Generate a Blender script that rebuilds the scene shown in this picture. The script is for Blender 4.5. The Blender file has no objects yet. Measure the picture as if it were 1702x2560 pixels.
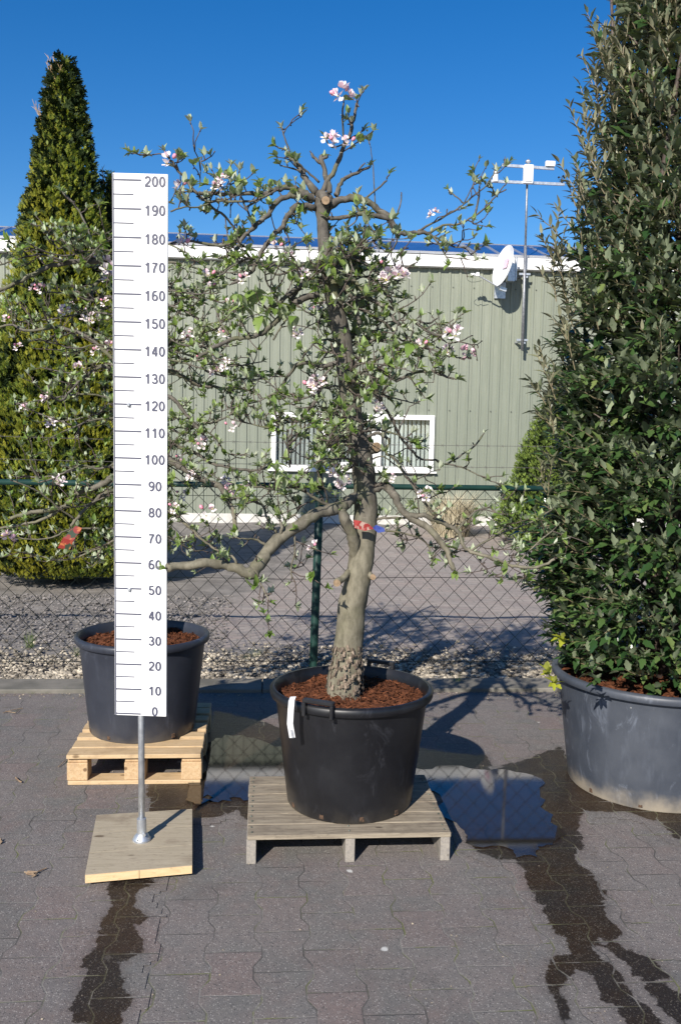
import bpy, math, random
import numpy as np
from math import radians, sin, cos, pi
from mathutils import Vector, Matrix, noise
random.seed(11); RNG = np.random.default_rng(11)
SC = bpy.context.scene
COL = SC.collection

# ------------------------------------------------------------------ camera
F, PITCH, YAW, ROLL, CAMH = 2300.0, radians(5.25), radians(4.7), radians(1.17), 1.68
PW, PH = 1702, 2560
_fw = Vector((sin(YAW)*cos(PITCH), cos(YAW)*cos(PITCH), -sin(PITCH)))
_r0 = Vector((cos(YAW), -sin(YAW), 0)); _u0 = _r0.cross(_fw)
_rt = _r0*cos(ROLL) + _u0*sin(ROLL); _up = -_r0*sin(ROLL) + _u0*cos(ROLL)
cd = bpy.data.cameras.new('camera'); cam = bpy.data.objects.new('camera', cd); COL.objects.link(cam)
M = Matrix((( _rt.x, _up.x, -_fw.x, 0), (_rt.y, _up.y, -_fw.y, 0), (_rt.z, _up.z, -_fw.z, CAMH), (0, 0, 0, 1)))
cam.matrix_world = M
cd.sensor_fit = 'VERTICAL'; cd.sensor_height = 36; cd.lens = F/PH*36; cd.clip_end = 2000; cd.clip_start = .05
SC.camera = cam
def ray(px, py): return _fw + _rt*((px-PW/2)/F) - _up*((py-PH/2)/F)
def at(px, py, Y):                       # point on the plane y = Y
    d = ray(px, py); return Vector((0, 0, CAMH)) + d*(Y/d.y)
def gr(px, py, h=0.0):                   # point on the plane z = h
    d = ray(px, py); return Vector((0, 0, CAMH)) + d*((h-CAMH)/d.z)

# ------------------------------------------------------------------ light
SUN_AZ, SUN_EL = radians(27), radians(31)          # shadows fall towards (sin az, cos az)
to_sun = Vector((-sin(SUN_AZ)*cos(SUN_EL), -cos(SUN_AZ)*cos(SUN_EL), sin(SUN_EL)))
w = bpy.data.worlds.new("World"); SC.world = w; w.use_nodes = True
nt = w.node_tree; nt.nodes.clear()
sky = nt.nodes.new('ShaderNodeTexSky'); sky.sky_type = 'NISHITA'; sky.sun_disc = False
sky.sun_elevation = SUN_EL; sky.sun_rotation = math.atan2(to_sun.x, to_sun.y)
sky.altitude = 0; sky.air_density = 1.0; sky.dust_density = 0.3; sky.ozone_density = 3.5
hs = nt.nodes.new('ShaderNodeHueSaturation'); hs.inputs['Saturation'].default_value = 1.38; hs.inputs['Hue'].default_value = .508
bg = nt.nodes.new('ShaderNodeBackground'); bg.inputs[1].default_value = 0.084
wo = nt.nodes.new('ShaderNodeOutputWorld')
nt.links.new(sky.outputs[0], hs.inputs['Color']); nt.links.new(hs.outputs[0], bg.inputs[0]); nt.links.new(bg.outputs[0], wo.inputs[0])
sl = bpy.data.lights.new('sun', 'SUN'); sl.energy = 4.9; sl.angle = radians(.53); sl.color = (1, .935, .84)
so = bpy.data.objects.new('sun', sl); so.rotation_euler = to_sun.to_track_quat('Z', 'Y').to_euler(); so.location = (-3, -6, 8); COL.objects.link(so)
SC.view_settings.view_transform = 'Standard'; SC.view_settings.look = 'None'; SC.view_settings.gamma = 1
SC.view_settings.exposure = 0.6
SC.cycles.max_bounces = 6; SC.cycles.transparent_max_bounces = 8

# ------------------------------------------------------------------ node helpers
class G:
    def __init__(s, name):
        s.m = bpy.data.materials.new(name); s.m.use_nodes = True; s.t = s.m.node_tree; s.t.nodes.clear()
        s.out = s.t.nodes.new('ShaderNodeOutputMaterial')
    def n(s, typ, **kw):
        x = s.t.nodes.new(typ)
        for k, v in kw.items(): setattr(x, k, v)
        return x
    def l(s, a, b): s.t.links.new(a, b)
    def put(s, sock, v):
        if hasattr(v, 'is_linked') or hasattr(v, 'links'): s.l(v, sock)
        else:
            if isinstance(v, tuple) and len(v) == 3 and sock.type == 'RGBA': v = v+(1,)
            sock.default_value = v
    def math(s, op, a, b=0.0, c=None, clamp=False):
        x = s.n('ShaderNodeMath', operation=op, use_clamp=clamp); s.put(x.inputs[0], a); s.put(x.inputs[1], b)
        if c is not None: s.put(x.inputs[2], c)
        return x.outputs[0]
    def mix(s, f, a, b, bt='MIX'):
        x = s.n('ShaderNodeMix', data_type='RGBA', blend_type=bt); s.put(x.inputs[0], f); s.put(x.inputs[6], a); s.put(x.inputs[7], b); return x.outputs[2]
    def pos(s): return s.n('ShaderNodeNewGeometry').outputs['Position']
    def obj(s): return s.n('ShaderNodeTexCoord').outputs['Object']
    def island(s): return s.n('ShaderNodeNewGeometry').outputs['Random Per Island']
    def scale(s, v, sc):
        x = s.n('ShaderNodeMapping'); s.l(v, x.inputs['Vector']); x.inputs['Scale'].default_value = sc; return x.outputs[0]
    def noise(s, v, sc, det=4, rough=.55, dist=0):
        x = s.n('ShaderNodeTexNoise'); s.l(v, x.inputs['Vector']); x.inputs['Scale'].default_value = sc; x.inputs['Detail'].default_value = det
        x.inputs['Roughness'].default_value = rough; x.inputs['Distortion'].default_value = dist; return x.outputs['Fac']
    def ramp(s, f, lo, hi):                     # smooth 0..1 between lo and hi
        x = s.n('ShaderNodeMapRange', interpolation_type='SMOOTHSTEP'); s.put(x.inputs[0], f); x.inputs[1].default_value = lo; x.inputs[2].default_value = hi; return x.outputs[0]
    def cramp(s, f, stops):
        x = s.n('ShaderNodeValToRGB'); s.l(f, x.inputs[0]); e = x.color_ramp.elements
        while len(e) < len(stops): e.new(.5)
        for i, (p, c) in enumerate(stops): e[i].position = p; e[i].color = c+(1,)
        return x.outputs[0]
    def bump(s, h, st=.3, dist=.01):
        x = s.n('ShaderNodeBump'); s.l(h, x.inputs['Height']); x.inputs['Strength'].default_value = st; x.inputs['Distance'].default_value = dist; return x.outputs[0]
    def pbsdf(s, col, rough=.6, metal=0.0, normal=None, spec=.5, coat=0):
        x = s.n('ShaderNodeBsdfPrincipled'); s.put(x.inputs['Base Color'], col); s.put(x.inputs['Roughness'], rough); s.put(x.inputs['Metallic'], metal)
        x.inputs['Specular IOR Level'].default_value = spec
        if normal is not None: s.l(normal, x.inputs['Normal'])
        return x.outputs[0]
    def done(s, sh): s.l(sh, s.out.inputs[0]); return s.m

def plain(name, c1, c2, sc=8, rough=.6, metal=0.0, bump=.0, spec=.5, det=4, stretch=(1, 1, 1), isl=0.0, lo=.3, hi=.7):
    g = G(name); v = g.scale(g.obj(), stretch); f = g.noise(v, sc, det)
    c = g.mix(g.ramp(f, lo, hi), c1, c2)
    if isl:
        i = g.island(); k = g.math('MULTIPLY_ADD', i, 2*isl, 1-isl)
        x = g.n('ShaderNodeHueSaturation'); g.l(c, x.inputs['Color']); g.l(k, x.inputs['Value']); c = x.outputs[0]
    nrm = g.bump(f, bump, .01) if bump else None
    return g.done(g.pbsdf(c, rough, metal, nrm, spec))

def paver(name, wet):
    g = G(name); p = g.pos(); s = g.n('ShaderNodeSeparateXYZ')
    wob = g.n('ShaderNodeTexNoise'); g.l(p, wob.inputs['Vector']); wob.inputs['Scale'].default_value = 3.5; wob.inputs['Detail'].default_value = 2
    wv = g.n('ShaderNodeVectorMath', operation='MULTIPLY_ADD'); g.l(wob.outputs['Color'], wv.inputs[0]); wv.inputs[1].default_value = (.007, .009, 0); g.l(p, wv.inputs[2])
    g.l(wv.outputs[0], s.inputs[0]); X, Y = s.outputs[0], s.outputs[1]
    W, L, A = .158, .226, .0125
    t = g.math('FRACT', g.math('DIVIDE', Y, L)); tri = g.math('MULTIPLY_ADD', g.math('ABSOLUTE', g.math('SUBTRACT', t, .5)), 4, -1)
    tr = g.math('MINIMUM', g.math('MAXIMUM', g.math('MULTIPLY', tri, 2.4), -1), 1)
    u = g.math('DIVIDE', X, W); kb = g.math('ROUND', u)
    par = g.math('MULTIPLY_ADD', g.math('FLOORED_MODULO', kb, 2), 2, -1)
    sh = g.math('MULTIPLY', g.math('MULTIPLY', par, A/W), tr)
    q = g.math('SUBTRACT', g.math('SUBTRACT', u, kb), sh)
    dB = g.math('MULTIPLY', g.math('ABSOLUTE', q), W)
    col = g.math('SUBTRACT', kb, g.math('LESS_THAN', q, 0))
    v = g.math('ADD', g.math('DIVIDE', Y, L), g.math('MULTIPLY', g.math('FLOORED_MODULO', col, 2), .5))
    dE = g.math('MULTIPLY', g.math('ABSOLUTE', g.math('SUBTRACT', v, g.math('ROUND', v))), L)
    cx = g.n('ShaderNodeCombineXYZ'); g.l(col, cx.inputs[0]); g.l(g.math('FLOOR', v), cx.inputs[1])
    wn = g.n('ShaderNodeTexWhiteNoise', noise_dimensions='2D'); g.l(cx.outputs[0], wn.inputs['Vector'])
    d = g.math('MINIMUM', dB, dE)
    rag = g.math('MULTIPLY', g.noise(p, 90, 2), .004)
    joint = g.ramp(g.math('ADD', d, rag), .0062, .003)          # 1 in the joint
    fine = g.noise(p, 260, 3, .7); mid = g.noise(p, 24, 4, .6); big = g.noise(p, 1.6, 3)
    base = g.cramp(wn.outputs['Value'], [(0, (.135, .13, .122)), (.4, (.154, .148, .138)), (.65, (.172, .15, .142)), (.88, (.195, .146, .133)), (1, (.16, .155, .15))])
    base = g.mix(g.ramp(g.noise(p, 7, 3), .35, .75), base, (.175, .14, .128))
    base = g.mix(g.ramp(big, .38, .68), base, (.185, .163, .152), 'MIX')
    base = g.mix(g.math('MULTIPLY', g.ramp(mid, .35, .7), .3), base, (.1, .098, .1))
    vo = g.n('ShaderNodeTexVoronoi'); g.l(p, vo.inputs['Vector']); vo.inputs['Scale'].default_value = 170
    agg = g.math('LESS_THAN', vo.outputs['Distance'], .42); sepc = g.n('ShaderNodeSeparateColor'); g.l(vo.outputs['Color'], sepc.inputs[0])
    light = g.math('MULTIPLY', agg, g.ramp(sepc.outputs[0], .5, .95)); dark = g.math('MULTIPLY', agg, g.ramp(sepc.outputs[1], .7, .95))
    base = g.mix(g.math('MULTIPLY', light, .5), base, (.46, .43, .4)); base = g.mix(g.math('MULTIPLY', dark, .85), base, (.05, .048, .05))
    base = g.mix(g.math('MULTIPLY', g.ramp(fine, .4, .7), .35), base, (.09, .088, .09))
    # pale droppings and splashes
    vb = g.n('ShaderNodeTexVoronoi'); g.l(p, vb.inputs['Vector']); vb.inputs['Scale'].default_value = 3.3
    dd = g.math('ADD', vb.outputs['Distance'], g.math('MULTIPLY', g.noise(p, 40, 3), .09)); spot = g.ramp(dd, .1, .075)
    base = g.mix(g.math('MULTIPLY', spot, .75), base, (.6, .6, .57))
    moss = g.mix(g.ramp(g.noise(p, 9, 3), .42, .6), (.19, .18, .165), (.12, .13, .05))
    moss = g.mix(g.ramp(g.noise(p, 2.3, 2), .45, .6), moss, (.07, .066, .062))
    base = g.mix(g.math('MULTIPLY', joint, g.ramp(g.noise(p, 5, 3), .25, .6)), base, moss)
    base = g.mix(g.math('MULTIPLY', g.ramp(g.noise(p, 2.1, 5, .7), .55, .72), .35), base, (.07, .062, .058))
    hgt = g.math('ADD', g.math('MULTIPLY', joint, -.3), g.math('ADD', g.math('MULTIPLY', fine, .9), g.math('MULTIPLY', g.noise(p, 110, 2), .5)))
    def dry(): return g.pbsdf(base, .85, 0, g.bump(hgt, .6, .005), .3)
    def soaked():
        k = g.mix(g.ramp(g.noise(p, 3, 3), .35, .65), (.17, .11, .06), (.13, .11, .1)); c = g.mix(1.0, base, k, 'MULTIPLY')
        c = g.mix(g.math('MULTIPLY', light, .35), c, (.2, .18, .15))
        c = g.mix(g.math('MULTIPLY', joint, .5), c, (.1, .09, .05))
        return g.pbsdf(c, .3, 0, g.bump(hgt, .8, .004), .32)
    if wet == 0: sh_ = dry()
    elif wet == 1:
        at_ = g.n('ShaderNodeAttribute', attribute_name='sd').outputs['Fac']
        e = g.math('ADD', at_, g.math('MULTIPLY', g.math('SUBTRACT', wn.outputs['Value'], .5), .024))
        e = g.math('ADD', e, g.math('MULTIPLY', g.math('SUBTRACT', g.noise(p, 14, 5, .65), .5), .09)); e = g.math('SUBTRACT', e, g.math('MULTIPLY', joint, .03))
        f1 = g.ramp(e, -.004, .008); f2 = g.math('MULTIPLY', g.ramp(e, -.045, .0), .22)
        m1 = g.n('ShaderNodeMixShader'); g.l(g.math('MAXIMUM', f1, f2), m1.inputs[0]); g.l(dry(), m1.inputs[1]); g.l(soaked(), m1.inputs[2]); sh_ = m1.outputs[0]
    else:
        c = g.mix(1.0, base, (.13, .11, .09), 'MULTIPLY')
        nb = g.bump(g.math('ADD', g.math('MULTIPLY', hgt, .12), g.noise(p, 3, 2)), .03, .004); sh_ = g.pbsdf(c, .03, 0, nb, .55)
    return g.done(sh_)

def leafmat(name, cols, under, rough=.5, trans=.35, spec=.4, yellow=None):
    g = G(name); i = g.island(); c = g.cramp(i, cols)
    ge = g.n('ShaderNodeNewGeometry'); 
    pn = g.noise(g.obj(), 2.2, 2); c = g.mix(g.math('MULTIPLY', g.ramp(pn, .4, .65), .5), c, cols[0][1])
    if yellow: c = g.mix(g.math('MULTIPLY', g.ramp(g.noise(g.obj(), 1.4, 3), .45, .7), .6), c, yellow)
    cc = g.mix(g.math('MULTIPLY', ge.outputs['Backfacing'], .85), c, under)
    b = g.pbsdf(cc, rough, 0, None, spec)
    t = g.n('ShaderNodeBsdfTranslucent'); tc = g.mix(1.0, c, (1.5, 1.45, .55), 'MULTIPLY'); g.l(tc, t.inputs[0])
    m = g.n('ShaderNodeMixShader'); m.inputs[0].default_value = trans; g.l(b, m.inputs[1]); g.l(t.outputs[0], m.inputs[2])
    return g.done(m.outputs[0])

# ------------------------------------------------------------------ mesh helpers
class MB:
    def __init__(s): s.v = []; s.f = []; s.n = 0; s.mi = []
    def add(s, v, f, mi=0):
        v = np.asarray(v, dtype=float).reshape(-1, 3); s.v.append(v); s.f += [tuple(int(i)+s.n for i in q) for q in f]; s.mi += [mi]*len(f); s.n += len(v)
    def box(s, c, d, R=None, bev=0.0, mi=0):
        x, y, z = d[0]/2, d[1]/2, d[2]/2; b = bev
        if not b:
            v = np.array([(i*x, j*y, k*z) for i in (-1, 1) for j in (-1, 1) for k in (-1, 1)])
            f = [(0, 1, 3, 2), (4, 6, 7, 5), (0, 4, 5, 1), (2, 3, 7, 6), (0, 2, 6, 4), (1, 5, 7, 3)]
        else:
            import bmesh
            bm = bmesh.new(); bmesh.ops.create_cube(bm, size=1); bmesh.ops.scale(bm, vec=Vector(d), verts=bm.verts)
            bmesh.ops.bevel(bm, geom=bm.edges[:], offset=b, segments=1, affect='EDGES')
            v = np.array([q.co[:] for q in bm.verts]); f = [[q.index for q in fc.verts] for fc in bm.faces]; bm.free()
        if R is not None: v = v @ np.array(R.to_3x3()).T
        s.add(v+np.array(c), f, mi)
    def tube(s, pts, rad, n=8, cap=True, mi=0, nz=0.0):
        pts = [Vector(p) for p in pts]; m = len(pts)
        if not hasattr(rad, '__len__'): rad = [rad]*m
        V = []; ref = Vector((.13, .2, 1)) if abs((pts[-1]-pts[0]).normalized().z) < .8 else Vector((1, .17, .1))
        for i, p in enumerate(pts):
            t = (pts[min(i+1, m-1)]-pts[max(i-1, 0)]); t = t.normalized() if t.length > 1e-9 else Vector((0, 0, 1))
            a = t.cross(ref)
            if a.length < 1e-4: a = t.cross(Vector((1, 0, 0)))
            a.normalize(); b = t.cross(a)
            ref = b.cross(t) if False else ref
            for k in range(n):
                an = 2*pi*k/n; r = rad[i]
                d = a*cos(an)+b*sin(an)
                if nz: r *= 1+nz*noise.noise((p+d*rad[i])*18)+nz*.7*noise.noise((p+d*rad[i])*50)
                V.append(p+d*r)
        f = [(i*n+k, i*n+(k+1) % n, (i+1)*n+(k+1) % n, (i+1)*n+k) for i in range(m-1) for k in range(n)]
        if cap: f += [tuple(range(n))[::-1], tuple((m-1)*n+k for k in range(n))]
        s.add([tuple(q) for q in V], f, mi)
    def lathe(s, prof, c=(0, 0, 0), n=64, mi=0, wob=0.0):
        V = []; m = len(prof)
        for r, z in prof:
            for k in range(n):
                a = 2*pi*k/n; rr = r*(1+wob*sin(2*a+z*3)+wob*.6*sin(3*a+1)); V.append((c[0]+rr*cos(a), c[1]+rr*sin(a), c[2]+z))
        s.add(V, [(i*n+k, i*n+(k+1) % n, (i+1)*n+(k+1) % n, (i+1)*n+k) for i in range(m-1) for k in range(n)], mi)
    def poly(s, pts, z0, z1, mi=0):     # extruded outline (x,y)
        n = len(pts); s.add([(p[0], p[1], z0) for p in pts]+[(p[0], p[1], z1) for p in pts],
              [tuple(range(n))[::-1], tuple(range(n, 2*n))]+[(i, (i+1) % n, (i+1) % n+n, i+n) for i in range(n)], mi)
    def build(s, name, mats, parent=None, smooth=False, auto=None):
        me = bpy.data.meshes.new(name)
        if s.n: me.from_pydata(np.concatenate(s.v).tolist(), [], s.f)
        mats = mats if isinstance(mats, (list, tuple)) else [mats]
        for m in mats: me.materials.append(m)
        if len(mats) > 1: me.polygons.foreach_set('material_index', s.mi)
        if smooth: me.polygons.foreach_set('use_smooth', [True]*len(me.polygons))
        me.update(); o = bpy.data.objects.new(name, me); COL.objects.link(o)
        if parent is not None: o.parent = parent; o.matrix_parent_inverse = Matrix.Translation(-parent.location) if parent.rotation_euler[:] == (0, 0, 0) and parent.parent is None else Matrix()
        if auto and smooth: shade_auto(me, auto)
        return o
def shade_auto(me, ang):
    import bmesh
    bm = bmesh.new(); bm.from_mesh(me); a = radians(ang)
    for e in bm.edges:
        if len(e.link_faces) == 2 and e.calc_face_angle(0) > a: e.smooth = False
    bm.to_mesh(me); bm.free()
def tag(o, label=None, cat=None, group=None, kind=None):
    if label: o['label'] = label
    if cat: o['category'] = cat
    if group: o['group'] = group
    if kind: o['kind'] = kind
    return o
def thing(name, loc, label, cat, group=None):
    o = bpy.data.objects.new(name, None); o.location = loc; o.empty_display_size = .1; COL.objects.link(o); return tag(o, label, cat, group)
def copy_tree(o, parent=None):
    c = o.copy(); COL.objects.link(c); c.parent = parent
    for ch in list(o.children): copy_tree(ch, c)
    return c
def rotdir(d, roll=0.0):                     # matrix whose +Y is d
    d = Vector(d).normalized(); z = Vector((0, 0, 1))
    if abs(d.z) > .97: z = Vector((0, 1, 0))
    x = d.cross(z).normalized(); z = x.cross(d)
    R = Matrix((x, d, z)).transposed()
    return R @ Matrix.Rotation(roll, 3, 'Y')
def scatter(mb, tv, tf, locs, mats, scales, mi=0):      # many copies of one small template
    tv = np.asarray(tv, float); k = len(locs)
    if k == 0: return
    V = np.einsum('kij,nj->kni', np.asarray(mats), tv)*np.asarray(scales).reshape(k, 1, 1)+np.asarray(locs).reshape(k, 1, 3)
    n = len(tv); base = mb.n
    mb.v.append(V.reshape(-1, 3))
    tfl = [tuple(q) for q in tf]
    for j in range(k):
        o = base+j*n; mb.f += [tuple(i+o for i in q) for q in tfl]
    mb.mi += [mi]*(k*len(tfl)); mb.n += k*n
def leaf_tpl(w=.3, segs=4, fold=.25, curl=.25, teeth=0.0, point=1.3, twist=0.0):
    V = []; F_ = []
    for i in range(segs+1):
        t = i/segs; hw = w*(sin(pi*min(t**(1/point)*1.0, 1)))**.9 if 0 < t < 1 else .0
        hw = max(hw, .015)
        if teeth and 0 < i < segs: hw *= 1+teeth*(1 if i % 2 else -.6)
        z = -curl*t*t; V += [(-hw, t, z+fold*hw), (0, t, z), (hw, t, z+fold*hw)]
    for i in range(segs):
        a = i*3; F_ += [(a, a+1, a+4, a+3), (a+1, a+2, a+5, a+4)]
    return np.array(V), F_

# ------------------------------------------------------------------ materials
M_ = {}
M_['pave'] = paver('paving', 0); M_['wet'] = paver('wet_paving', 1); M_['pud'] = paver('puddle_water', 2)
M_['kerb'] = plain('kerb_concrete', (.11, .105, .09), (.2, .185, .16), 5, .85, 0, .3, .3, 6)
def soilmat():
    g = G('yard_soil'); p = g.pos(); s = g.n('ShaderNodeSeparateXYZ'); g.l(p, s.inputs[0])
    a = g.noise(p, 5, 6, .65); b = g.noise(p, 60, 4, .7)
    soil = g.mix(g.ramp(a, .35, .65), (.15, .137, .125), (.24, .22, .2)); soil = g.mix(g.math('MULTIPLY', g.ramp(b, .45, .75), .6), soil, (.3, .28, .26))
    # long brick courses of the yard beyond
    row = g.math('DIVIDE', s.outputs[1], .105); br = g.n('ShaderNodeTexBrick'); g.l(p, br.inputs['Vector'])
    br.inputs['Scale'].default_value = 1; br.inputs['Brick Width'].default_value = .21; br.inputs['Row Height'].default_value = .105; br.inputs['Mortar Size'].default_value = .006
    br.inputs['Color1'].default_value = (.29, .235, .21, 1); br.inputs['Color2'].default_value = (.33, .29, .26, 1); br.inputs['Mortar'].default_value = (.17, .155, .135, 1); br.inputs['Bias'].default_value = 0
    bc = g.mix(g.math('MULTIPLY', g.ramp(g.noise(g.scale(p, (1, 4, 1)), 3, 5), .3, .7), .6), br.outputs['Color'], (.235, .215, .2))
    bc = g.mix(g.math('MULTIPLY', g.ramp(g.noise(g.scale(p, (1, 3, 1)), 28, 4), .4, .7), .5), bc, (.37, .325, .295))
    edge = g.math('ADD', g.math('ADD', s.outputs[0], g.math('MULTIPLY', s.outputs[1], -.35)), g.math('MULTIPLY', a, .5))
    c = g.mix(g.ramp(edge, -3.35, -3.0), soil, bc)
    c = g.mix(g.ramp(g.math('ADD', s.outputs[1], g.math('MULTIPLY', a, .6)), 7.5, 7.2), c, soil)
    return g.done(g.pbsdf(c, .9, 0, g.bump(g.math('ADD', a, g.math('MULTIPLY', b, .5)), .7, .02), .25))
M_['yard'] = soilmat()
M_['gravel'] = plain('gravel_stones', (.42, .37, .29), (.15, .13, .105), 9, .8, 0, .3, .3, 4, isl=.6)
M_['potblack'] = plain('black_plastic', (.012, .0125, .015), (.026, .027, .031), 7, .36, 0, .04, .5, 6)
M_['white'] = plain('white_board', (.82, .82, .81), (.78, .78, .78), 3, .35)
M_['ink'] = plain('grey_ink', (.06, .063, .1), (.07, .073, .11), 3, .5)
M_['galv'] = plain('galvanised_steel', (.42, .44, .47), (.62, .64, .66), 26, .42, .75, .05)
M_['galvdark'] = plain('dull_steel', (.2, .21, .23), (.34, .35, .37), 30, .5, .6, .05)
M_['green_steel'] = plain('dark_green_steel', (.006, .028, .023), (.012, .042, .034), 12, .5, 0, .05, .3)
M_['wire'] = plain('green_wire', (.006, .01, .009), (.009, .014, .012), 12, .8, spec=.1)
M_['rust'] = plain('old_wire', (.12, .11, .1), (.2, .19, .18), 30, .6, .4)
def wood(name, c1, c2, c3, dirx=True, isl=.12):
    g = G(name); o = g.obj(); v = g.scale(o, (2.2, 26, 26) if dirx else (26, 2.2, 26))
    a = g.noise(v, 3.2, 5, .6, .6); b = g.noise(o, 9, 4); k = g.noise(g.scale(o, (7, 30, 30) if dirx else (30, 7, 30)), 6, 3, .6)
    c = g.mix(g.ramp(a, .3, .7), c1, c2); c = g.mix(g.math('MULTIPLY', g.ramp(b, .5, .75), .6), c, c3)
    c = g.mix(g.math('MULTIPLY', g.ramp(k, .58, .72), .5), c, (c3[0]*.5, c3[1]*.5, c3[2]*.5))
    vo = g.n('ShaderNodeTexVoronoi'); g.l(g.scale(o, (5, 11, 11) if dirx else (11, 5, 11)), vo.inputs['Vector']); vo.inputs['Scale'].default_value = 1.1
    c = g.mix(g.math('MULTIPLY', g.ramp(vo.outputs['Distance'], .14, .08), .8), c, (c3[0]*.45, c3[1]*.4, c3[2]*.35))
    i = g.island(); kk = g.math('MULTIPLY_ADD', i, 2*isl, 1-isl); x = g.n('ShaderNodeHueSaturation'); g.l(c, x.inputs['Color']); g.l(kk, x.inputs['Value'])
    return g.done(g.pbsdf(x.outputs[0], .75, 0, g.bump(a, .35, .004), .3))
M_['wood_old'] = wood('weathered_wood', (.17, .14, .105), (.3, .255, .19), (.09, .07, .055))
M_['wood_old_y'] = wood('weathered_leg_wood', (.22, .2, .18), (.3, .27, .23), (.13, .12, .11), False)
M_['wood_new'] = wood('fresh_pallet_wood', (.44, .31, .17), (.52, .385, .235), (.28, .19, .11))
M_['wood_new_y'] = wood('pallet_block_wood', (.42, .28, .15), (.52, .37, .22), (.26, .16, .09), False)
M_['wood_base'] = wood('plywood', (.31, .265, .19), (.38, .325, .24), (.2, .155, .11), True, .03)
M_['wood_edge'] = wood('plank_edge', (.6, .42, .22), (.66, .48, .28), (.45, .3, .16), True, .04)
M_['mulch'] = plain('bark_mulch', (.05, .018, .009), (.125, .045, .02), 40, .9, 0, .6, .2, 6, isl=.45)
def barkmat():
    g = G('apple_bark'); p = g.pos(); o = g.obj(); s = g.n('ShaderNodeSeparateXYZ'); g.l(p, s.inputs[0])
    a = g.noise(g.scale(p, (1, 1, .45)), 38, 6, .65); b = g.noise(p, 7, 4); 
    c = g.mix(g.ramp(a, .3, .7), (.055, .049, .042), (.13, .117, .098)); c = g.mix(g.math('MULTIPLY', g.ramp(b, .48, .7), .55), c, (.13, .14, .06))
    lent = g.noise(g.scale(p, (1, 1, 6)), 22, 3, .6); c = g.mix(g.math('MULTIPLY', g.ramp(lent, .6, .72), .5), c, (.27, .24, .2))
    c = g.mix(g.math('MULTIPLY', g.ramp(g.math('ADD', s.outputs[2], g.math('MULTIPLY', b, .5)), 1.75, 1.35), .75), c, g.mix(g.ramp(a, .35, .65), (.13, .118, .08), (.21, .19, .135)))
    return g.done(g.pbsdf(c, .75, 0, g.bump(a, .55, .004), .3))
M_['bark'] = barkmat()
M_['bark_flake'] = plain('flaky_bark', (.1, .075, .055), (.22, .175, .135), 60, .9, 0, .5, .2, 4, isl=.5)
M_['twig'] = plain('young_twig', (.045, .032, .027), (.1, .078, .064), 30, .6, 0, .2, .4, 3)
M_['cut'] = plain('cut_wood', (.34, .235, .145), (.2, .14, .085), 60, .8)
M_['apple'] = leafmat('apple_leaf', [(0, (.12, .2, .04)), (.35, (.17, .26, .06)), (.7, (.24, .33, .09)), (1, (.32, .4, .2))], (.42, .47, .34), .45, .35, .45)
M_['applesilver'] = leafmat('young_apple_leaf', [(0, (.2, .27, .12)), (.5, (.3, .37, .2)), (1, (.42, .47, .32))], (.52, .55, .44), .6, .25, .3)
M_['ilex'] = leafmat('evergreen_leaf', [(0, (.02, .05, .016)), (.5, (.042, .085, .026)), (.8, (.075, .125, .038)), (1, (.14, .18, .06))], (.24, .28, .18), .2, .12, .6)
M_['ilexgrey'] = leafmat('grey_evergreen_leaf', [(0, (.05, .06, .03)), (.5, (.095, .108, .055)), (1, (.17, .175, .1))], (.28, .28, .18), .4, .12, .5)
M_['ilexnew'] = leafmat('yellow_green_leaf', [(0, (.3, .34, .03)), (1, (.45, .45, .06))], (.4, .42, .1), .4, .3, .4)
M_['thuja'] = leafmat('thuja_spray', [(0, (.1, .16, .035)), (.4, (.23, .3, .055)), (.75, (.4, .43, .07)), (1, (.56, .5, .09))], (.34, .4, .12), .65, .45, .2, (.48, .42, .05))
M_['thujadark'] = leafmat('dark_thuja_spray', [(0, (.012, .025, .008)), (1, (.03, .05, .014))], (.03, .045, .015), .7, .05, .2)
M_['yew'] = leafmat('bright_thuja_spray', [(0, (.11, .17, .04)), (.5, (.2, .28, .055)), (1, (.3, .38, .08))], (.14, .2, .06), .65, .2, .2)
def petal():
    g = G('apple_petal'); ge = g.n('ShaderNodeNewGeometry'); i = ge.outputs['Random Per Island']
    c = g.mix(g.ramp(i, .3, .9), (.92, .89, .89), (.9, .8, .83)); u = g.mix(g.ramp(i, .1, .7), (.88, .76, .8), (.85, .5, .6))
    b = g.pbsdf(g.mix(ge.outputs['Backfacing'], c, u), .55); t = g.n('ShaderNodeBsdfTranslucent'); t.inputs[0].default_value = (.85, .7, .75, 1)
    m = g.n('ShaderNodeMixShader'); m.inputs[0].default_value = .3; g.l(b, m.inputs[1]); g.l(t.outputs[0], m.inputs[2]); return g.done(m.outputs[0])
M_['petal'] = petal(); M_['bud'] = plain('pink_bud', (.7, .22, .32), (.8, .45, .52), 50, .5); M_['stamen'] = plain('stamen', (.6, .5, .12), (.5, .42, .1), 50, .6)
M_['dryleaf'] = leafmat('orange_dry_leaf', [(0, (.5, .2, .03)), (1, (.6, .35, .05))], (.5, .25, .05), .7, .2)

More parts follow.
